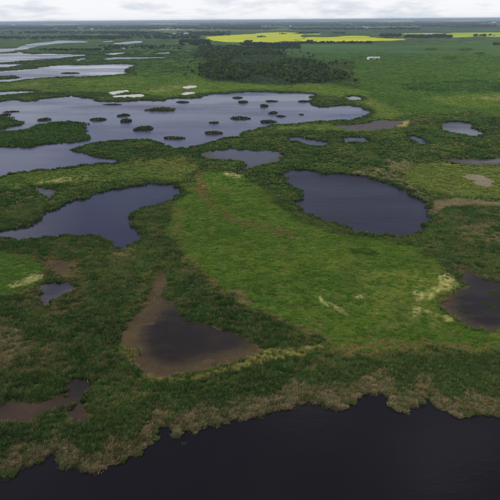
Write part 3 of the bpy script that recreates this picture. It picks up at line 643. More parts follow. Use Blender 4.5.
def scatter(name, pts, scl, tint, dryv, coll, label, seed=0, tilt=.06):
    r = np.random.default_rng(seed); n = len(pts)
    me = bpy.data.meshes.new(name); me.vertices.add(n); me.vertices.foreach_set('co', pts.astype(np.float32).ravel())
    def attr(nm, typ, data, key):
        a_ = me.attributes.new(nm, typ, 'POINT'); a_.data.foreach_set(key, np.asarray(data, np.float32).ravel())
    attr('scl', 'FLOAT_VECTOR', scl, 'vector')
    attr('rot', 'FLOAT_VECTOR', np.column_stack([r.normal(0, tilt, n), r.normal(0, tilt, n), r.random(n) * 6.283]), 'vector')
    attr('tint', 'FLOAT_COLOR', np.column_stack([tint, np.ones(n)]), 'color'); attr('dry', 'FLOAT', dryv, 'value')
    me.update()
    o = bpy.data.objects.new(name, me); COL.objects.link(o)
    t = bpy.data.node_groups.new(name, 'GeometryNodeTree')
    t.interface.new_socket('Geometry', in_out='INPUT', socket_type='NodeSocketGeometry'); t.interface.new_socket('Geometry', in_out='OUTPUT', socket_type='NodeSocketGeometry')
    gi, go = t.nodes.new('NodeGroupInput'), t.nodes.new('NodeGroupOutput')
    ci = t.nodes.new('GeometryNodeCollectionInfo'); ci.inputs['Collection'].default_value = coll; ci.inputs['Separate Children'].default_value = True; ci.inputs['Reset Children'].default_value = True
    ip = t.nodes.new('GeometryNodeInstanceOnPoints'); ip.inputs['Pick Instance'].default_value = True
    rv = t.nodes.new('FunctionNodeRandomValue'); rv.data_type = 'INT'; rv.inputs['Min'].default_value = 0; rv.inputs['Max'].default_value = len(coll.objects) - 1
    at1 = t.nodes.new('GeometryNodeInputNamedAttribute'); at1.data_type = 'FLOAT_VECTOR'; at1.inputs[0].default_value = 'scl'
    at2 = t.nodes.new('GeometryNodeInputNamedAttribute'); at2.data_type = 'FLOAT_VECTOR'; at2.inputs[0].default_value = 'rot'
    t.links.new(gi.outputs[0], ip.inputs['Points']); t.links.new(ci.outputs[0], ip.inputs['Instance'])
    t.links.new([s for s in rv.outputs if s.enabled][0], ip.inputs['Instance Index'])
    t.links.new(at1.outputs[0], ip.inputs['Scale']); t.links.new(at2.outputs[0], ip.inputs['Rotation'])
    t.links.new(ip.outputs[0], go.inputs[0])
    md = o.modifiers.new('scatter', 'NODES'); md.node_group = t
    return tag(o, label, kind='stuff')

near_c = proto_set('near_tuft', [clump_mesh('near_tuft', blades(38, .5, 1.0, .026, .55, 20 + k), M_LEAF) for k in range(5)])
far_c = proto_set('far_tuft', [clump_mesh('far_tuft', blades(24, .55, 1.0, .10, .45, 40 + k), M_LEAF) for k in range(4)])

# ------------------------------------------------------------------ meadow grass, sedge and reeds over the whole marsh
def veg_points(n, v0, v1, seed):
    r = np.random.default_rng(seed)
    # even in log distance and bearing -> every clump covers about the same area of the view
    r0 = H / math.tan(PITCH + math.atan((v1 - 250) / F)); r1 = H / math.tan(PITCH + math.atan((v0 - 250) / F))
    return r0, r1
def scatter_zone(name, r0, r1, power, n, coll, size_fn, hmin, hmax, label, seed):
    r = np.random.default_rng(seed)
    q = r.random(n)
    if power == 0: rr = r0 * (r1 / r0) ** q
    else: rr = (r0 ** power + q * (r1 ** power - r0 ** power)) ** (1 / power)
    th = np.radians(r.uniform(-1, 1, n)) * np.clip(44 - (rr - 58) * .22, 30, 44)
    xy = np.column_stack([rr * np.sin(th), rr * np.cos(th)])
    u, v = proj(xy)
    ok = (u > U_0 + 3) & (u < U_1 - 3) & (v < V_1 - 3)
    xy, u, v, rr = xy[ok], u[ok], v[ok], rr[ok]
    h = sample(hgt, u, v); ok = ~sample(wmask, u, v) & ~sample(hardmask, u, v) & (r.random(len(u)) > np.clip(sample(mud_soft, u, v) * 2.0 - .62, 0, 1)) & (h >= hmin) & (h < hmax)
    xy, u, v, rr, h = xy[ok], u[ok], v[ok], rr[ok], h[ok]
    z = ground_z(xy, u, v); z = np.where(sample(isl_mask, u, v), ZISL, z) - .02
    sz = size_fn(rr) * r.uniform(.75, 1.3, len(rr))
    col = sample(cover, u, v) * np.exp(r.normal(0, .09, (len(rr), 1))) * (1 + r.normal(0, .05, (len(rr), 3)))
    n1 = fbm(xy[:, 0] * .12, xy[:, 1] * .12, 4); n2 = fbm(xy[:, 0] * .045 + 31, xy[:, 1] * .045 + 3, 4); n3 = fbm(xy[:, 0] * .4 + 7, xy[:, 1] * .4 + 3, 3)
    col = col * np.exp((n2 - .5)[:, None] * np.array([1.2, .8, .8]) * np.where(h < .5, .6, 1)[:, None] + (n3 - .5)[:, None] * np.where(h < .5, .35, .55)[:, None])
    hh = h * (0.65 + .7 * n1) * r.uniform(.8, 1.2, len(rr))
    return scatter(name, np.column_stack([xy, z]), np.column_stack([sz, sz, hh]), np.clip(col, .004, .8) * GAIN, sample(dry, u, v) * (0.4 + 1.2 * r.random(len(rr))), coll, label, seed)
mud_soft = blur(mmask, 7)
HS = .62; GAIN = 1.8
scatter_zone('meadow_grass', 58, 230, 1.3, 62000, near_c, lambda r: .55 + .0022 * r, 0, HS, 'short light green meadow grass in the middle of the marsh', 1)
scatter_zone('sedge_bed', 58, 230, 1.3, 70000, near_c, lambda r: .60 + .0028 * r, HS, 9, 'taller dark green sedges around the nearer pools', 2)
scatter_zone('meadow_grass', 230, 1300, 0.4, 58000, far_c, lambda r: .32 + .0040 * r, 0, HS, 'pale green grass of the farther marsh', 3)
scatter_zone('reed_bed', 230, 1500, 0.4, 90000, far_c, lambda r: .32 + .0040 * r, HS, 9, 'dark green reeds of the farther marsh', 4)

# ------------------------------------------------------------------ reeds along the shores
def shore_pts(P, per_m, w, seed, umin=-40, umax=540, vmax=530):
    r = np.random.default_rng(seed)
    A_ = P; B_ = np.roll(P, -1, 0)
    area = np.sum(A_[:, 0] * B_[:, 1] - B_[:, 0] * A_[:, 1]) / 2
    d = B_ - A_; l = np.hypot(d[:, 0], d[:, 1]); nrm = np.column_stack([d[:, 1], -d[:, 0]]) / np.maximum(l, 1e-6)[:, None] * (1 if area > 0 else -1)
    cnt = r.poisson(np.minimum(l * per_m, 400))
    idx = np.repeat(np.arange(len(P)), cnt)
    t = r.random(len(idx))[:, None]; offv = (r.random(len(idx)) ** 1.6 * w - .15 * w)[:, None]
    q = A_[idx] + d[idx] * t + nrm[idx] * offv
    u, v = proj(q); ok = (u > umin) & (u < umax) & (v < vmax) & (q[:, 1] > 5)
    return q[ok]
acc = []
for i, (P, px, lab) in enumerate(OUT):
    if i == 0: continue
    dist = np.median(np.hypot(P[:, 0], P[:, 1]))
    if dist > 1500: continue
    w = 2.2 + dist * .004; per = 2.8 * (200 / dist) ** .8
    if 'three-cornered' in lab or 'weed' in lab: continue
    if any(s in lab for s in ('muddy', 'puddle', 'grey', 'purple', 'weed')): w *= .4; per *= .3
    acc.append(shore_pts(P, per, w, 900 + i))
q = np.vstack(acc); u, v = proj(q)
keep = ~(sample(wmask, u, v) & (rng.random(len(q)) > .25)); q, u, v = q[keep], u[keep], v[keep]
rr = np.hypot(q[:, 0], q[:, 1]); n1 = fbm(q[:, 0] * .15, q[:, 1] * .15, 3)
sz = (.62 + .0030 * rr) * rng.uniform(.7, 1.3, len(q))
hh = (.50 + .70 * n1) * rng.uniform(.7, 1.2, len(q))
colr = (np.array([0.024, 0.046, 0.012]) * .7 + .3 * sample(cover, u, v)) * np.exp(rng.normal(0, .2, (len(q), 1)) + (n1[:, None] - .5) * 1.2) * 1.6
scatter('shore_reeds', np.column_stack([q, np.full(len(q), 0.0)]), np.column_stack([sz, sz, hh]), colr, rng.random(len(q)) * .16, far_c, 'dark green reed fringe standing along the pond shores', 7)

# near shore: low tan and olive sedge fringe
P0 = OUT[0][0]
q = shore_pts(P0, 4.6, 4.5, 77); u, v = proj(q)
keep = ~(sample(wmask, u, v) & (rng.random(len(q)) > .12)); q, u, v = q[keep], u[keep], v[keep]
n1 = fbm(q[:, 0] * .18, q[:, 1] * .18, 4)
sz = rng.uniform(.7, 1.3, len(q)); hh = (.18 + .50 * n1) * rng.uniform(.6, 1.3, len(q))
mixv = np.clip((n1 - .46) * 6, 0, 1)[:, None]
colr = (np.array([0.055, 0.085, 0.030]) * (1 - mixv) + np.array([0.150, 0.130, 0.070]) * mixv) * np.exp(rng.normal(0, .18, (len(q), 1)))
scatter('shore_sedge', np.column_stack([q, np.full(len(q), 0.02)]), np.column_stack([sz, sz, hh]), colr * 1.3, np.clip(n1 * 2.6 - 1.05, .04, .8), near_c, 'tan and olive sedge fringe along the dark near water', 8)

# ------------------------------------------------------------------ single things built from blades
def local_clump(name, items, mat, tint_fn, dry_fn, seed):
    """items: list of (x, y, scale, height); one mesh with its own colours"""
    r = np.random.default_rng(seed); V = []; Fc = []; C = []; T = []; D = []; n0 = 0
    for k, (x, y, s, h, pr) in enumerate(items):
        bv, bf, bc = pr
        a_ = r.random() * 6.283; c, s_ = math.cos(a_), math.sin(a_)
        W = np.column_stack([(bv[:, 0] * c - bv[:, 1] * s_) * s + x, (bv[:, 0] * s_ + bv[:, 1] * c) * s + y, bv[:, 2] * h])
        V.append(W); Fc += [tuple(i + n0 for i in f) for f in bf]; n0 += len(W)
        C.append(bc); t = tint_fn(r); T.append(np.tile(t, (len(W), 1))); D.append(np.full(len(W), dry_fn(r)))
    V = np.vstack(V); me = bpy.data.meshes.new(name); me.from_pydata([tuple(v) for v in V], [], Fc); me.update(); me.materials.append(mat)
    for nm, dat in (('blade', np.vstack(C)), ('tint', np.vstack(T))):
        ca = me.color_attributes.new(nm, 'FLOAT_COLOR', 'POINT'); ca.data.foreach_set('color', np.column_stack([dat, np.ones(len(V))]).ravel())
    a_ = me.attributes.new('dry', 'FLOAT', 'POINT'); a_.data.foreach_set('value', np.concatenate(D).astype(np.float32))
    return me
REEDP = [blades(26, .55, 1.0, .085, .40, 60 + k) for k in range(4)]
isles = [  # u, v (centre of the waterline), width px, height px, pale?, label
 (6, 115.2, 7, 3, 0, 'small dark reed island just above the island at the left edge'),
 (10.5, 112, 10, 1.6, 0, 'thin reed island at the upper left of the marsh lake'),
 (45, 120, 10, 3.4, 0, 'lone round reed island above the large green island'),
 (98, 120.2, 15, 3.6, 0, 'oblong reed island above the tip of the left peninsula'),
 (124, 115.6, 10, 3, 0, 'upper reed island of the touching pair in the lake centre left'),
 (128, 121, 11, 4.2, 0, 'lower reed island of the touching pair in the lake centre left'),
 (144.5, 129.5, 16, 5.6, 0, 'thick dark reed island, largest clump left of the lake middle'),
 (113, 104.6, 15, 1.4, 0, 'thin flat reed island below the white flats'),
 (162, 110, 26, 4, 1, 'long pale-topped reed island near the upper shore'),
 (183.5, 102.5, 10, 2.2, 0, 'small dark reed island below the pale flat'),
 (175, 138.3, 19, 3.4, 1, 'flat pale green reed island near the lower shore, left one'),
 (213, 133.3, 20, 3.8, 1, 'flat pale green reed island near the lower shore, right one'),
 (214.5, 123, 10, 2.6, 0, 'small very dark reed island in the lake middle'),
 (240, 118.6, 15, 3.6, 0, 'oblong dark reed island right of the lake middle'),
 (237, 98, 9, 2.2, 0, 'topmost small reed island under the wood'),
 (244, 102.2, 8, 3, 0, 'small reed island just below the topmost one'),
 (264, 106.5, 6, 3.4, 0, 'small round reed island between the two right-hand groups'),
 (272, 101.5, 10, 2, 0, 'flat reed island near the upper shore at right'),
 (272, 113.2, 8, 3.4, 0, 'round reed island in the right part of the lake'),
 (268, 122.4, 15, 3.6, 0, 'oblong reed island close to the reed peninsula'),
 (281, 116.4, 7, 2.2, 0, 'small flat reed island right of the round one'),
 (301.5, 114.8, 3, 1.8, 0, 'tiny single reed clump in the right lake arm'),
 (304, 101.8, 9, 2.4, 0, 'dark reed clump at the tip of the right spit'),
 (69, 73.2, 17, 1.4, 0, 'thin dark reed island in the long pale lake'),
 (485, 127.2, 3, 1.2, 0, 'tiny reed clump at the oval pond shore'),
]
for k, (u_, v_, w_, h_, pale, lab) in enumerate(isles[:-1]):
    x, y = at(u_, v_); dist = math.hypot(math.hypot(x, y), H); pm = F / dist
    wx = w_ / pm / 2 * 1.15; sq = H / dist
    tall = min(1.7, max(.7, h_ * .55 / pm)); wy = max(1.0, (h_ / pm - tall * .75) / sq / 2); wy = min(wy, wx * 1.6)
    cnt = int(np.clip(wx * wy * 1.3 + 14, 18, 150)); s0 = 1.5 * math.sqrt(wx * wy * 3.14 / cnt) + .3
    r = np.random.default_rng(700 + k); items = []
    lobes_ = [(r.uniform(-.45, .45), r.uniform(-.4, .4), r.uniform(.5, .75)) for _ in range(3)]
    for i in range(cnt):
        lx_, ly_, lr_ = lobes_[i % 3]
        q_ = math.sqrt((i + .5) / cnt); a_ = i * 2.39996 + r.normal(0, .3); lob = 1 + .14 * math.sin(2 * a_ + k) + .10 * math.sin(3 * a_ + 2 * k)
        items.append((wx * (lx_ + lr_ * q_ * math.cos(a_) * lob), wy * (ly_ + lr_ * q_ * math.sin(a_) * lob), s0 * r.uniform(.7, 1.2), tall * (1.05 - .45 * q_ ** 2) * r.uniform(.55, 1.25) * (.75 + .5 * lr_), REEDP[i % 4]))
    base = np.array([0.062, 0.085, 0.026]) if pale else np.array([0.042, 0.072, 0.024])
    me = local_clump('reed_island', items, M_LEAFM, lambda r, b=base: b * math.exp(r.normal(0, .2)), lambda r: .05 + .12 * r.random(), 800 + k)
    o = bpy.data.objects.new('reed_island', me); COL.objects.link(o); o.location = (x, y, ZW - .02)
    tag(o, lab, 'reed island', 'small reed islands in the lakes')

# rounded sedge tussocks standing out along the near shore
TUSP = [blades(60, .5, 1.0, .030, .75, 160 + k, mound=True) for k in range(3)]
tus = []
for k in range(6):
    r = np.random.default_rng(1200 + k); items = []
    for i in range(7):
        a_ = i * 2.4; q_ = .55 * math.sqrt(i / 7)
        items.append((q_ * math.cos(a_), q_ * math.sin(a_), .9, 1.0 * r.uniform(.8, 1.1), TUSP[i % 3]))
    g_ = [np.array([0.23, 0.235, 0.105]), np.array([0.130, 0.165, 0.055]), np.array([0.30, 0.23, 0.145])][k % 3]
    tus.append(local_clump('sedge_tussock', items, M_LEAFM, lambda r, b=g_: b * math.exp(r.normal(0, .15)), lambda r, k=k: [.15, .08, .5][k % 3], 1300 + k))
A_ = P0; ln = np.hypot(*(np.roll(P0, -1, 0) - P0).T); uvp = np.array(proj(P0)).T
vis = (uvp[:, 0] > -4) & (uvp[:, 0] < 504) & (uvp[:, 1] < 500) & (P0[:, 1] > 30)
cand = P0[vis]; rr_ = np.random.default_rng(5); placed = []
area0 = np.sum(P0[:, 0] * np.roll(P0[:, 1], -1) - np.roll(P0[:, 0], -1) * P0[:, 1]) / 2
for j in np.concatenate([rr_.permutation(len(cand)) for _ in range(3)]):
    p = cand[j] + np.array([rr_.normal(0, .4), .3 + abs(rr_.normal(0, 2.3))])
    u_, v_ = proj(p[None])
    if all(np.hypot(*(p - s)) > .95 for s in placed): placed.append(p)
    if len(placed) >= 300: break
placed.sort(key=lambda p: p[0])
wet = blur(wmask, 2)
names = {0: 'rounded olive sedge tussock at the edge of the dark near water', 1: 'rounded green sedge tussock at the edge of the dark near water', 2: 'rounded tan dead-topped sedge tussock at the edge of the dark near water'}
for j, p in enumerate(placed):
    k = int(rr_.integers(0, 6)); o = bpy.data.objects.new('sedge_tussock', tus[k]); COL.objects.link(o)
    s = rr_.uniform(.55, 1.15); o.location = (p[0], p[1], 0.03); o.scale = (s, s, s * rr_.uniform(.75, 1.05)); o.rotation_euler = (0, 0, rr_.random() * 6.28)
    tag(o, names[k % 3], 'sedge tussock', 'sedge tussocks along the near shore')

# ------------------------------------------------------------------ trees
def crown_geo(n, rx, rz, z0, leaf, seed):
    r = np.random.default_rng(seed); V = []; Fc = []; C = []
    lobes = [(r.normal(0, .35 * rx), r.normal(0, .35 * rx), z0 + rz * r.uniform(.5, 1.5), rx * r.uniform(.45, .75)) for _ in range(7)]
    for k in range(n):
        lx, ly, lz, lr = lobes[k % 7]
        d = r.normal(0, 1, 3); d /= np.linalg.norm(d); rad_ = lr * (.55 + .5 * r.random())
        c = np.array([lx, ly, lz]) + d * rad_ * np.array([1, 1, rz / rx * .8])
        if c[2] < z0 * .6: c[2] = z0 * .6 + r.random()
        a_ = r.normal(0, 1, 3) + d * .3; a_ /= np.linalg.norm(a_); b_ = np.cross(a_, r.normal(0, 1, 3)); b_ /= np.linalg.norm(b_)
        l = leaf * r.uniform(.7, 1.3); i0 = len(V)
        V += [c - a_ * l, c + b_ * l * .6, c + a_ * l, c - b_ * l * .6]; Fc.append((i0, i0 + 1, i0 + 2, i0 + 3))
        col_ = (r.random(), r.random(), r.random()); C += [col_] * 4
    return np.array(V), Fc, np.array(C)
def trunk_geo(h, r0):
    bm = bmesh.new()
    def limb(p0, p1, a0, a1):
        d = Vector(p1) - Vector(p0); mt = Matrix.Translation((Vector(p0) + Vector(p1)) / 2) @ d.to_track_quat('Z', 'Y').to_matrix().to_4x4()
        bmesh.ops.create_cone(bm, cap_ends=True, segments=6, radius1=a0, radius2=a1, depth=d.length, matrix=mt)
    limb((0, 0, 0), (.05, .02, h), r0, r0 * .4)
    for k in range(4):
        a_ = k * 1.7; limb((.03, 0, h * (.45 + .1 * k)), (math.cos(a_) * h * .3, math.sin(a_) * h * .3, h * (.75 + .1 * k)), r0 * .45, r0 * .15)
    me = bpy.data.meshes.new('trunk'); bm.to_mesh(me); bm.free(); me.materials.append(M_BARK); return me
CR = []; CRI = []
for k in range(6):
    geo = crown_geo(230, 1.9, 2.0, 1.6, .50, 2000 + k)
    CRI.append(clump_mesh('wood_crown', geo, M_TREEI))
    me = clump_mesh('crown', geo, M_TREE); n_ = len(me.vertices)
    colr = np.array([(0.070, 0.114, 0.030), (0.086, 0.134, 0.034), (0.054, 0.094, 0.028), (0.088, 0.118, 0.036), (0.070, 0.118, 0.034), (0.056, 0.104, 0.027)][k])
    ca = me.color_attributes.new('tint', 'FLOAT_COLOR', 'POINT'); ca.data.foreach_set('color', np.tile(list(colr) + [1], n_))
    a_ = me.attributes.new('dry', 'FLOAT', 'POINT'); a_.data.foreach_set('value', np.full(n_, -1, np.float32))
    CR.append(me)
TRK = trunk_geo(3.4, .14)
wood_c = proto_set('wood_crown', CRI)
def in_poly_pts(px, n, seed):
    r = np.random.default_rng(seed); P = unproj(*np.array(px, float).T)
    lo, hi = P.min(0), P.max(0); res = []
    while len(res) < n:
        c = r.uniform(lo, hi, (n * 3, 2)); x, y = P.T; xn, yn = np.roll(x, -1), np.roll(y, -1)
        ins = np.zeros(len(c), bool)
        for i in range(len(P)):
            cr = ((y[i] > c[:, 1]) != (yn[i] > c[:, 1])); ins ^= cr & (c[:, 0] < (xn[i] - x[i]) * (c[:, 1] - y[i]) / (yn[i] - y[i] + 1e-9) + x[i])
        res += list(c[ins])
    return np.array(res[:n])
pool = np.vstack([in_poly_pts(far_wood[0], 1900, 3), in_poly_pts(far_wood[1], 1500, 4)])
pool = np.vstack([pool, in_poly_pts([(182, 80), (190, 58), (240, 48), (300, 52), (350, 66), (366, 80), (340, 88), (240, 88)], 260, 8)])
dens = fbm(pool[:, 0] * .012, pool[:, 1] * .006, 4); pool = pool[dens > .43 + .10 * np.clip((pool[:, 0] - 60) / 120, 0, 1)]
pool = pool[np.argsort(np.hypot(pool[:, 0], pool[:, 1]))]
rt = np.random.default_rng(9)
front_i = np.arange(len(pool))[:1200]; pick = np.sort(rt.choice(front_i, 260, replace=False))
hgts = rt.uniform(.55, 1.25, len(pool))
for j in pick:
    x, y = pool[j]; s = float(hgts[j])
    t_ = empty('tree', (x, y, -.05), rt.random() * 6.28); t_.scale = (s * rt.uniform(.9, 1.25),) * 2 + (s,)
    tag(t_, 'dark green tree standing in the wood behind the marsh lake', 'tree', 'trees of the wood behind the lake')
    for nm, me in (('trunk', TRK), ('crown', CR[int(rt.integers(0, 6))])):
        c = bpy.data.objects.new(nm, me); COL.objects.link(c); c.parent = t_
rest = np.delete(np.arange(len(pool)), pick); pr = pool[rest]; s = hgts[rest]
scatter('wood', np.column_stack([pr, np.full(len(pr), -.2)]), np.column_stack([s * 1.15, s * 1.15, s]), np.array([0.080, 0.124, 0.032]) * np.exp(rt.normal(0, .32, (len(pr), 1))), np.full(len(pr), -1), wood_c, 'dense dark wood behind the marsh lake', 12)

# far woods and shelterbelts, too far to tell the trees apart
pts = []; sc = []
def belt(u0, u1, v, dv, n, h, seed):
    r = np.random.default_rng(seed)
    uq = r.uniform(u0, u1, n); vq = v + r.uniform(-dv, dv, n); nn = fbm(uq * .06 + seed, vq * .5, 3)
    k = nn > .34; q = unproj(uq[k], vq[k]); pts.append(q); d = np.hypot(q[:, 0], q[:, 1])
    hs = h * r.uniform(.45, 1.05, len(q)) / 5.0; ws = np.maximum(hs, d * .0011) * r.uniform(.8, 1.4, len(q))
    sc.append(np.column_stack([ws, ws, hs]))
for (u0, u1, v, dv, n, h) in [(-40, 260, 26.6, 2.0, 2400, 11), (200, 540, 25.2, 2.2, 2600, 11), (-40, 140, 31.5, 1.4, 500, 9), (120, 230, 33.5, 1.8, 450, 9), (60, 200, 37, 1.5, 420, 8), (230, 330, 29.5, .8, 360, 9), (300, 420, 30, 1.0, 420, 9), (420, 540, 28.5, .8, 330, 9),
                              (-40, 120, 36.5, 1.4, 360, 7), (240, 300, 45.3, .9, 260, 7), (300, 372, 44.0, .5, 160, 6), (405, 452, 38.5, 1.4, 260, 8), (452, 540, 38.2, .5, 130, 8), (380, 400, 37.2, .7, 120, 9), (180, 210, 43, 2.4, 330, 8), (200, 300, 48, 1.6, 300, 6),
                              (40, 110, 49, .5, 120, 5), (0, 540, 23.4, .5, 500, 12), (-40, 540, 22.4, .3, 420, 13), (100, 180, 46.5, 2.0, 200, 4), (300, 345, 34.2, .4, 90, 8)]:
    belt(u0, u1, v - (u0 + u1) / 2 * .008 + 2.0, dv, n, h, int(u0 + v * 10 + 500))
pts = np.vstack(pts); sc = np.vstack(sc); u, v = proj(pts); n_ = len(pts)
scatter('far_woodland', np.column_stack([pts, np.full(n_, -.2)]), sc, np.array([0.046, 0.074, 0.033]) * np.exp(rt.normal(0, .25, (n_, 1))), np.full(n_, -1), wood_c, 'dark far woods and shelterbelts below the horizon', 13)
# a few lone groves that stand in the canola
for (u_, v_, n, lab) in [(261, 37.8, 9, 'dark tree clump in the middle of the main canola field'), (388, 38.6, 9, 'dark tree clump at the right end of the main canola field'), (248, 43.2, 7, 'low bush clump on the near edge of the canola field'), (283, 34.6, 7, 'dark bushes at the back of the main canola field'),
                         (310, 42.8, 5, 'bush clump at the front edge of the canola left of the barns'), (497, 46, 6, 'dark bush clump at the far right edge of the pasture')]:
    x, y = at(u_, v_); gr = empty('tree_clump', (x, y, -.1)); tag(gr, lab, 'tree clump', 'tree clumps around the canola')
    d = math.hypot(x, y)
    for i in range(n):
        c = bpy.data.objects.new('crown', CR[i % 6]); COL.objects.link(c); c.parent = gr; a_ = i * 2.4
        c.location = (math.cos(a_) * d * .0022 * math.sqrt(i) * 1.3, math.sin(a_) * 9 * math.sqrt(i), 0); s_ = rt.uniform(1.2, 1.9); c.scale = (s_ * 1.4, s_ * 1.4, s_); c.rotation_euler = (0, 0, rt.random() * 6)

# ------------------------------------------------------------------ farm fields: raised crop canopies with sides
def field(name, px, mat, label, h=1.0, seed=0):
    P = rag(px, .07, 1.2, seed=seed); area = np.sum(P[:, 0] * np.roll(P[:, 1], -1) - np.roll(P[:, 0], -1) * P[:, 1])
    if area < 0: P = P[::-1]
    n = len(P); tri = geometry.tessellate_polygon([[Vector((p[0], p[1], 0)) for p in P]])
    V = [(p[0], p[1], h) for p in P] + [(p[0], p[1], -.1) for p in P]
    Fc = list(tri) + [(i, n + i, n + (i + 1) % n, (i + 1) % n) for i in range(n)]
    o = mesh_ob(name, V, Fc, mat)
    bm = bmesh.new(); bm.from_mesh(o.data); bmesh.ops.recalc_face_normals(bm, faces=bm.faces); bm.to_mesh(o.data); bm.free()
    return tag(o, label, kind='structure')
field('canola_field', [(204, 37), (220, 36), (240, 34.9), (256, 34.1), (262, 33), (282, 32.4), (296, 32.8), (304, 34.6), (300, 36.4), (306, 38), (298, 41.4), (284, 41.2), (278, 43.4), (262, 43.2), (254, 41.8), (240, 42.8), (214, 40.8), (206, 39)], M_CANOLA, 'broad bright yellow canola block in the middle distance', 1.1, 1)
field('canola_field', [(301, 38.6), (309, 37.2), (322, 37.6), (336, 37.2), (344, 36.3), (352, 35.9), (368, 36.2), (378, 38.4), (404, 39.2), (407, 40.2), (394, 40.9), (366, 41.5), (330, 42.3), (314, 42.8), (302, 41.6)], M_CANOLA, 'bright yellow canola strip right of the broad block', 1.1, 11)
field('canola_field', [(304, 33.5), (320, 33.7), (321, 34.7), (307, 34.7)], M_CANOLA2, 'short yellow-green strip behind the canola', 1.0, 12)
field('canola_field', [(444, 34.6), (452, 33), (500, 32.6), (560, 32.4), (560, 37), (500, 37.2), (474, 36.4), (454, 38)], M_CANOLA2, 'yellow-green canola field at the right edge', 1.1, 2)
field('canola_field', [(400, 33.6), (440, 33.2), (446, 34.4), (430, 34.8), (404, 34.6)], M_CANOLA2, 'thin yellow-green field strip beside the right canola field', 1.0, 3)
field('canola_field', [(380, 20.9), (398, 20.6), (413, 20.8), (412, 22.3), (392, 22.6), (382, 22)], M_CANOLA, 'pale yellow field close under the horizon at right', 1.1, 4)
field('canola_field', [(207, 27.6), (224, 27.2), (225, 28.6), (209, 28.9)], M_CANOLA2, 'small yellow-green field above the main canola field', 1.1, 5)
field('crop_field', [(450, 20.6), (478, 20.3), (480, 21.4), (454, 21.8)], M_PALE, 'cream stubble field under the horizon at right', .4, 6)
field('crop_field', [(40, 24.4), (76, 23.8), (78, 24.8), (44, 25.4)], M_PALE, 'cream stubble field under the horizon at left', .4, 7)
field('crop_field', [(150, 29.2), (196, 28.4), (196, 29.6), (152, 30.6)], M_PALE, 'pale strip field left of the canola', .4, 8)
field('crop_field', [(274, 21.6), (290, 21.2), (291, 22.4), (276, 22.8)], M_PALE, 'small pale field below the horizon near the middle', .4, 9)
field('crop_field', [(145, 23.4), (176, 22.9), (176, 24.2), (148, 24.6)], M_PALE, 'pale field below the horizon left of the middle', .4, 10)

for i, (u0, u1, v, w, m_, lab) in enumerate([(312, 338, 21.6, .7, M_PALE, 'narrow pale field under the horizon right of the middle'), (100, 126, 25.6, .6, M_PALE, 'narrow pale field among the far woods at left'), (424, 442, 22.6, .6, M_PALE, 'short pale field under the horizon near the right edge'),
                                          (228, 262, 25.2, .6, M_CANOLA2, 'thin yellow-green field strip in the far woods'), (340, 372, 31.6, .7, M_CROP, 'thin green crop strip behind the canola'), (20, 70, 33.2, .9, M_CROP, 'green crop strip in the far left country'), (60, 110, 29.4, .7, M_CROP, 'green crop strip below the far left woods')]):
    field('crop_field', [(u0, v), (u0 * .5 + u1 * .5, v - .25), (u1, v - .2), (u1 + 1, v - .2 + w), (u0 * .4 + u1 * .6, v + w), (u0 + 2, v + w + .1)], m_, lab, .5, 40 + i)

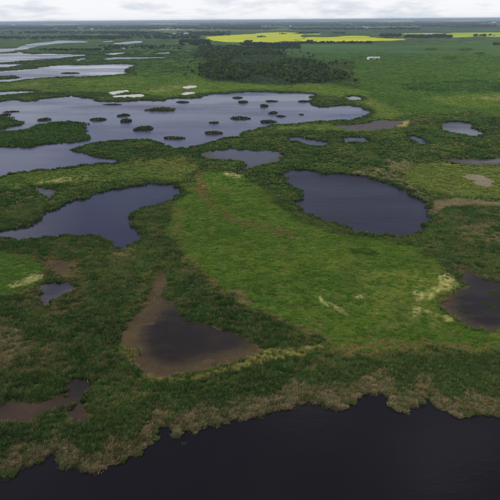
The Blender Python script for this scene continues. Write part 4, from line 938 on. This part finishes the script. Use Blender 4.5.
# ------------------------------------------------------------------ farm buildings
def barn(u_, v_, w, l, h, rz, label, name='barn', cat='barn'):
    x, y = at(u_, v_); b = empty(name, (x, y, -.05), rz)
    a_, c = w / 2, l / 2; rh = w * .28
    mesh_ob('wall', [(-c, -a_, 0), (c, -a_, 0), (c, a_, 0), (-c, a_, 0), (-c, -a_, h), (c, -a_, h), (c, a_, h), (-c, a_, h), (-c, 0, h + rh), (c, 0, h + rh)],
            [(0, 1, 5, 4), (2, 3, 7, 6), (1, 2, 6, 9, 5), (3, 0, 4, 8, 7)], M_WHITE, b)
    e_ = .5; t_ = .15
    for s in (-1, 1):
        z0 = h - e_ * rh / a_ + .03
        mesh_ob('roof', [(-c - e_, s * (a_ + e_), z0), (c + e_, s * (a_ + e_), z0), (c + e_, 0, h + rh + .03), (-c - e_, 0, h + rh + .03),
                         (-c - e_, s * (a_ + e_), z0 + t_), (c + e_, s * (a_ + e_), z0 + t_), (c + e_, 0, h + rh + .03 + t_), (-c - e_, 0, h + rh + .03 + t_)],
                [(0, 1, 2, 3), (4, 5, 6, 7), (0, 1, 5, 4), (1, 2, 6, 5), (2, 3, 7, 6), (3, 0, 4, 7)], M_ROOF, b)
    d = mesh_ob('door', [(-1.8, -a_ - .05, 0), (1.8, -a_ - .05, 0), (1.8, -a_ - .05, h * .75), (-1.8, -a_ - .05, h * .75), (-1.8, -a_ + .02, 0), (1.8, -a_ + .02, 0), (1.8, -a_ + .02, h * .75), (-1.8, -a_ + .02, h * .75)],
                [(0, 1, 2, 3), (0, 1, 5, 4), (1, 2, 6, 5), (2, 3, 7, 6), (3, 0, 4, 7)], M_DOOR, b)
    for k in (-.3, .3):
        mesh_ob('window', [(k * l - .8, -a_ - .04, h * .4), (k * l + .8, -a_ - .04, h * .4), (k * l + .8, -a_ - .04, h * .7), (k * l - .8, -a_ - .04, h * .7)], [(0, 1, 2, 3)], M_DOOR, b)
    tag(b, label, cat, 'far farm buildings')
for a_ in [(370.5, 59.6, 7, 11, 3.2, .25, 'low white barn in the pasture right of the wood, left of two'), (377, 59.4, 6, 9, 3, -.1, 'smaller white shed right of the low barn by the wood'),
           (174, 34.6, 9, 16, 5, .2, 'left of two white far farm buildings before dark trees'), (186, 34.6, 10, 22, 6, -.1, 'right of two white far farm buildings before dark trees'),
           (364, 28.2, 14, 22, 9, .1, 'white far farm building, left of a group behind the canola'), (368, 28.6, 12, 22, 8, 0, 'white far farm building, right of a group behind the canola'),
           (291, 26.3, 12, 30, 8, 0, 'lone white far farm building above the canola field'), (494, 22.9, 20, 60, 10, 0, 'long white far building at the right edge below the horizon'),
           (427, 36, 12, 40, 6, 0, 'long pale-roofed building left of the right canola field'), (92, 29.6, 12, 26, 7, 0, 'white far building among woods at upper left'), (14, 25.2, 24, 80, 12, 0, 'long pale far building at the left edge below the horizon')]:
    barn(*a_)

# ------------------------------------------------------------------ air
hzv = [(-62000, -62000, -1.2), (62000, -62000, -1.2), (62000, 62000, -1.2), (-62000, 62000, -1.2), (-62000, -62000, 78), (62000, -62000, 78), (62000, 62000, 78), (-62000, 62000, 78)]
hm = bpy.data.materials.new('haze_air'); hm.use_nodes = True; t = hm.node_tree; t.nodes.clear()
pv = nd(t, 'ShaderNodeVolumePrincipled'); pv.inputs['Color'].default_value = (0.66, 0.80, 1.0, 1); pv.inputs['Density'].default_value = 7.0e-5; pv.inputs['Anisotropy'].default_value = 0.0
o_ = t.nodes.new('ShaderNodeOutputMaterial'); t.links.new(pv.outputs[0], o_.inputs['Volume'])
hb = mesh_ob('haze', hzv, [(3, 2, 1, 0), (4, 5, 6, 7), (0, 1, 5, 4), (1, 2, 6, 5), (2, 3, 7, 6), (3, 0, 4, 7)], hm)
tag(hb, 'pale blue haze over the far country', kind='stuff')
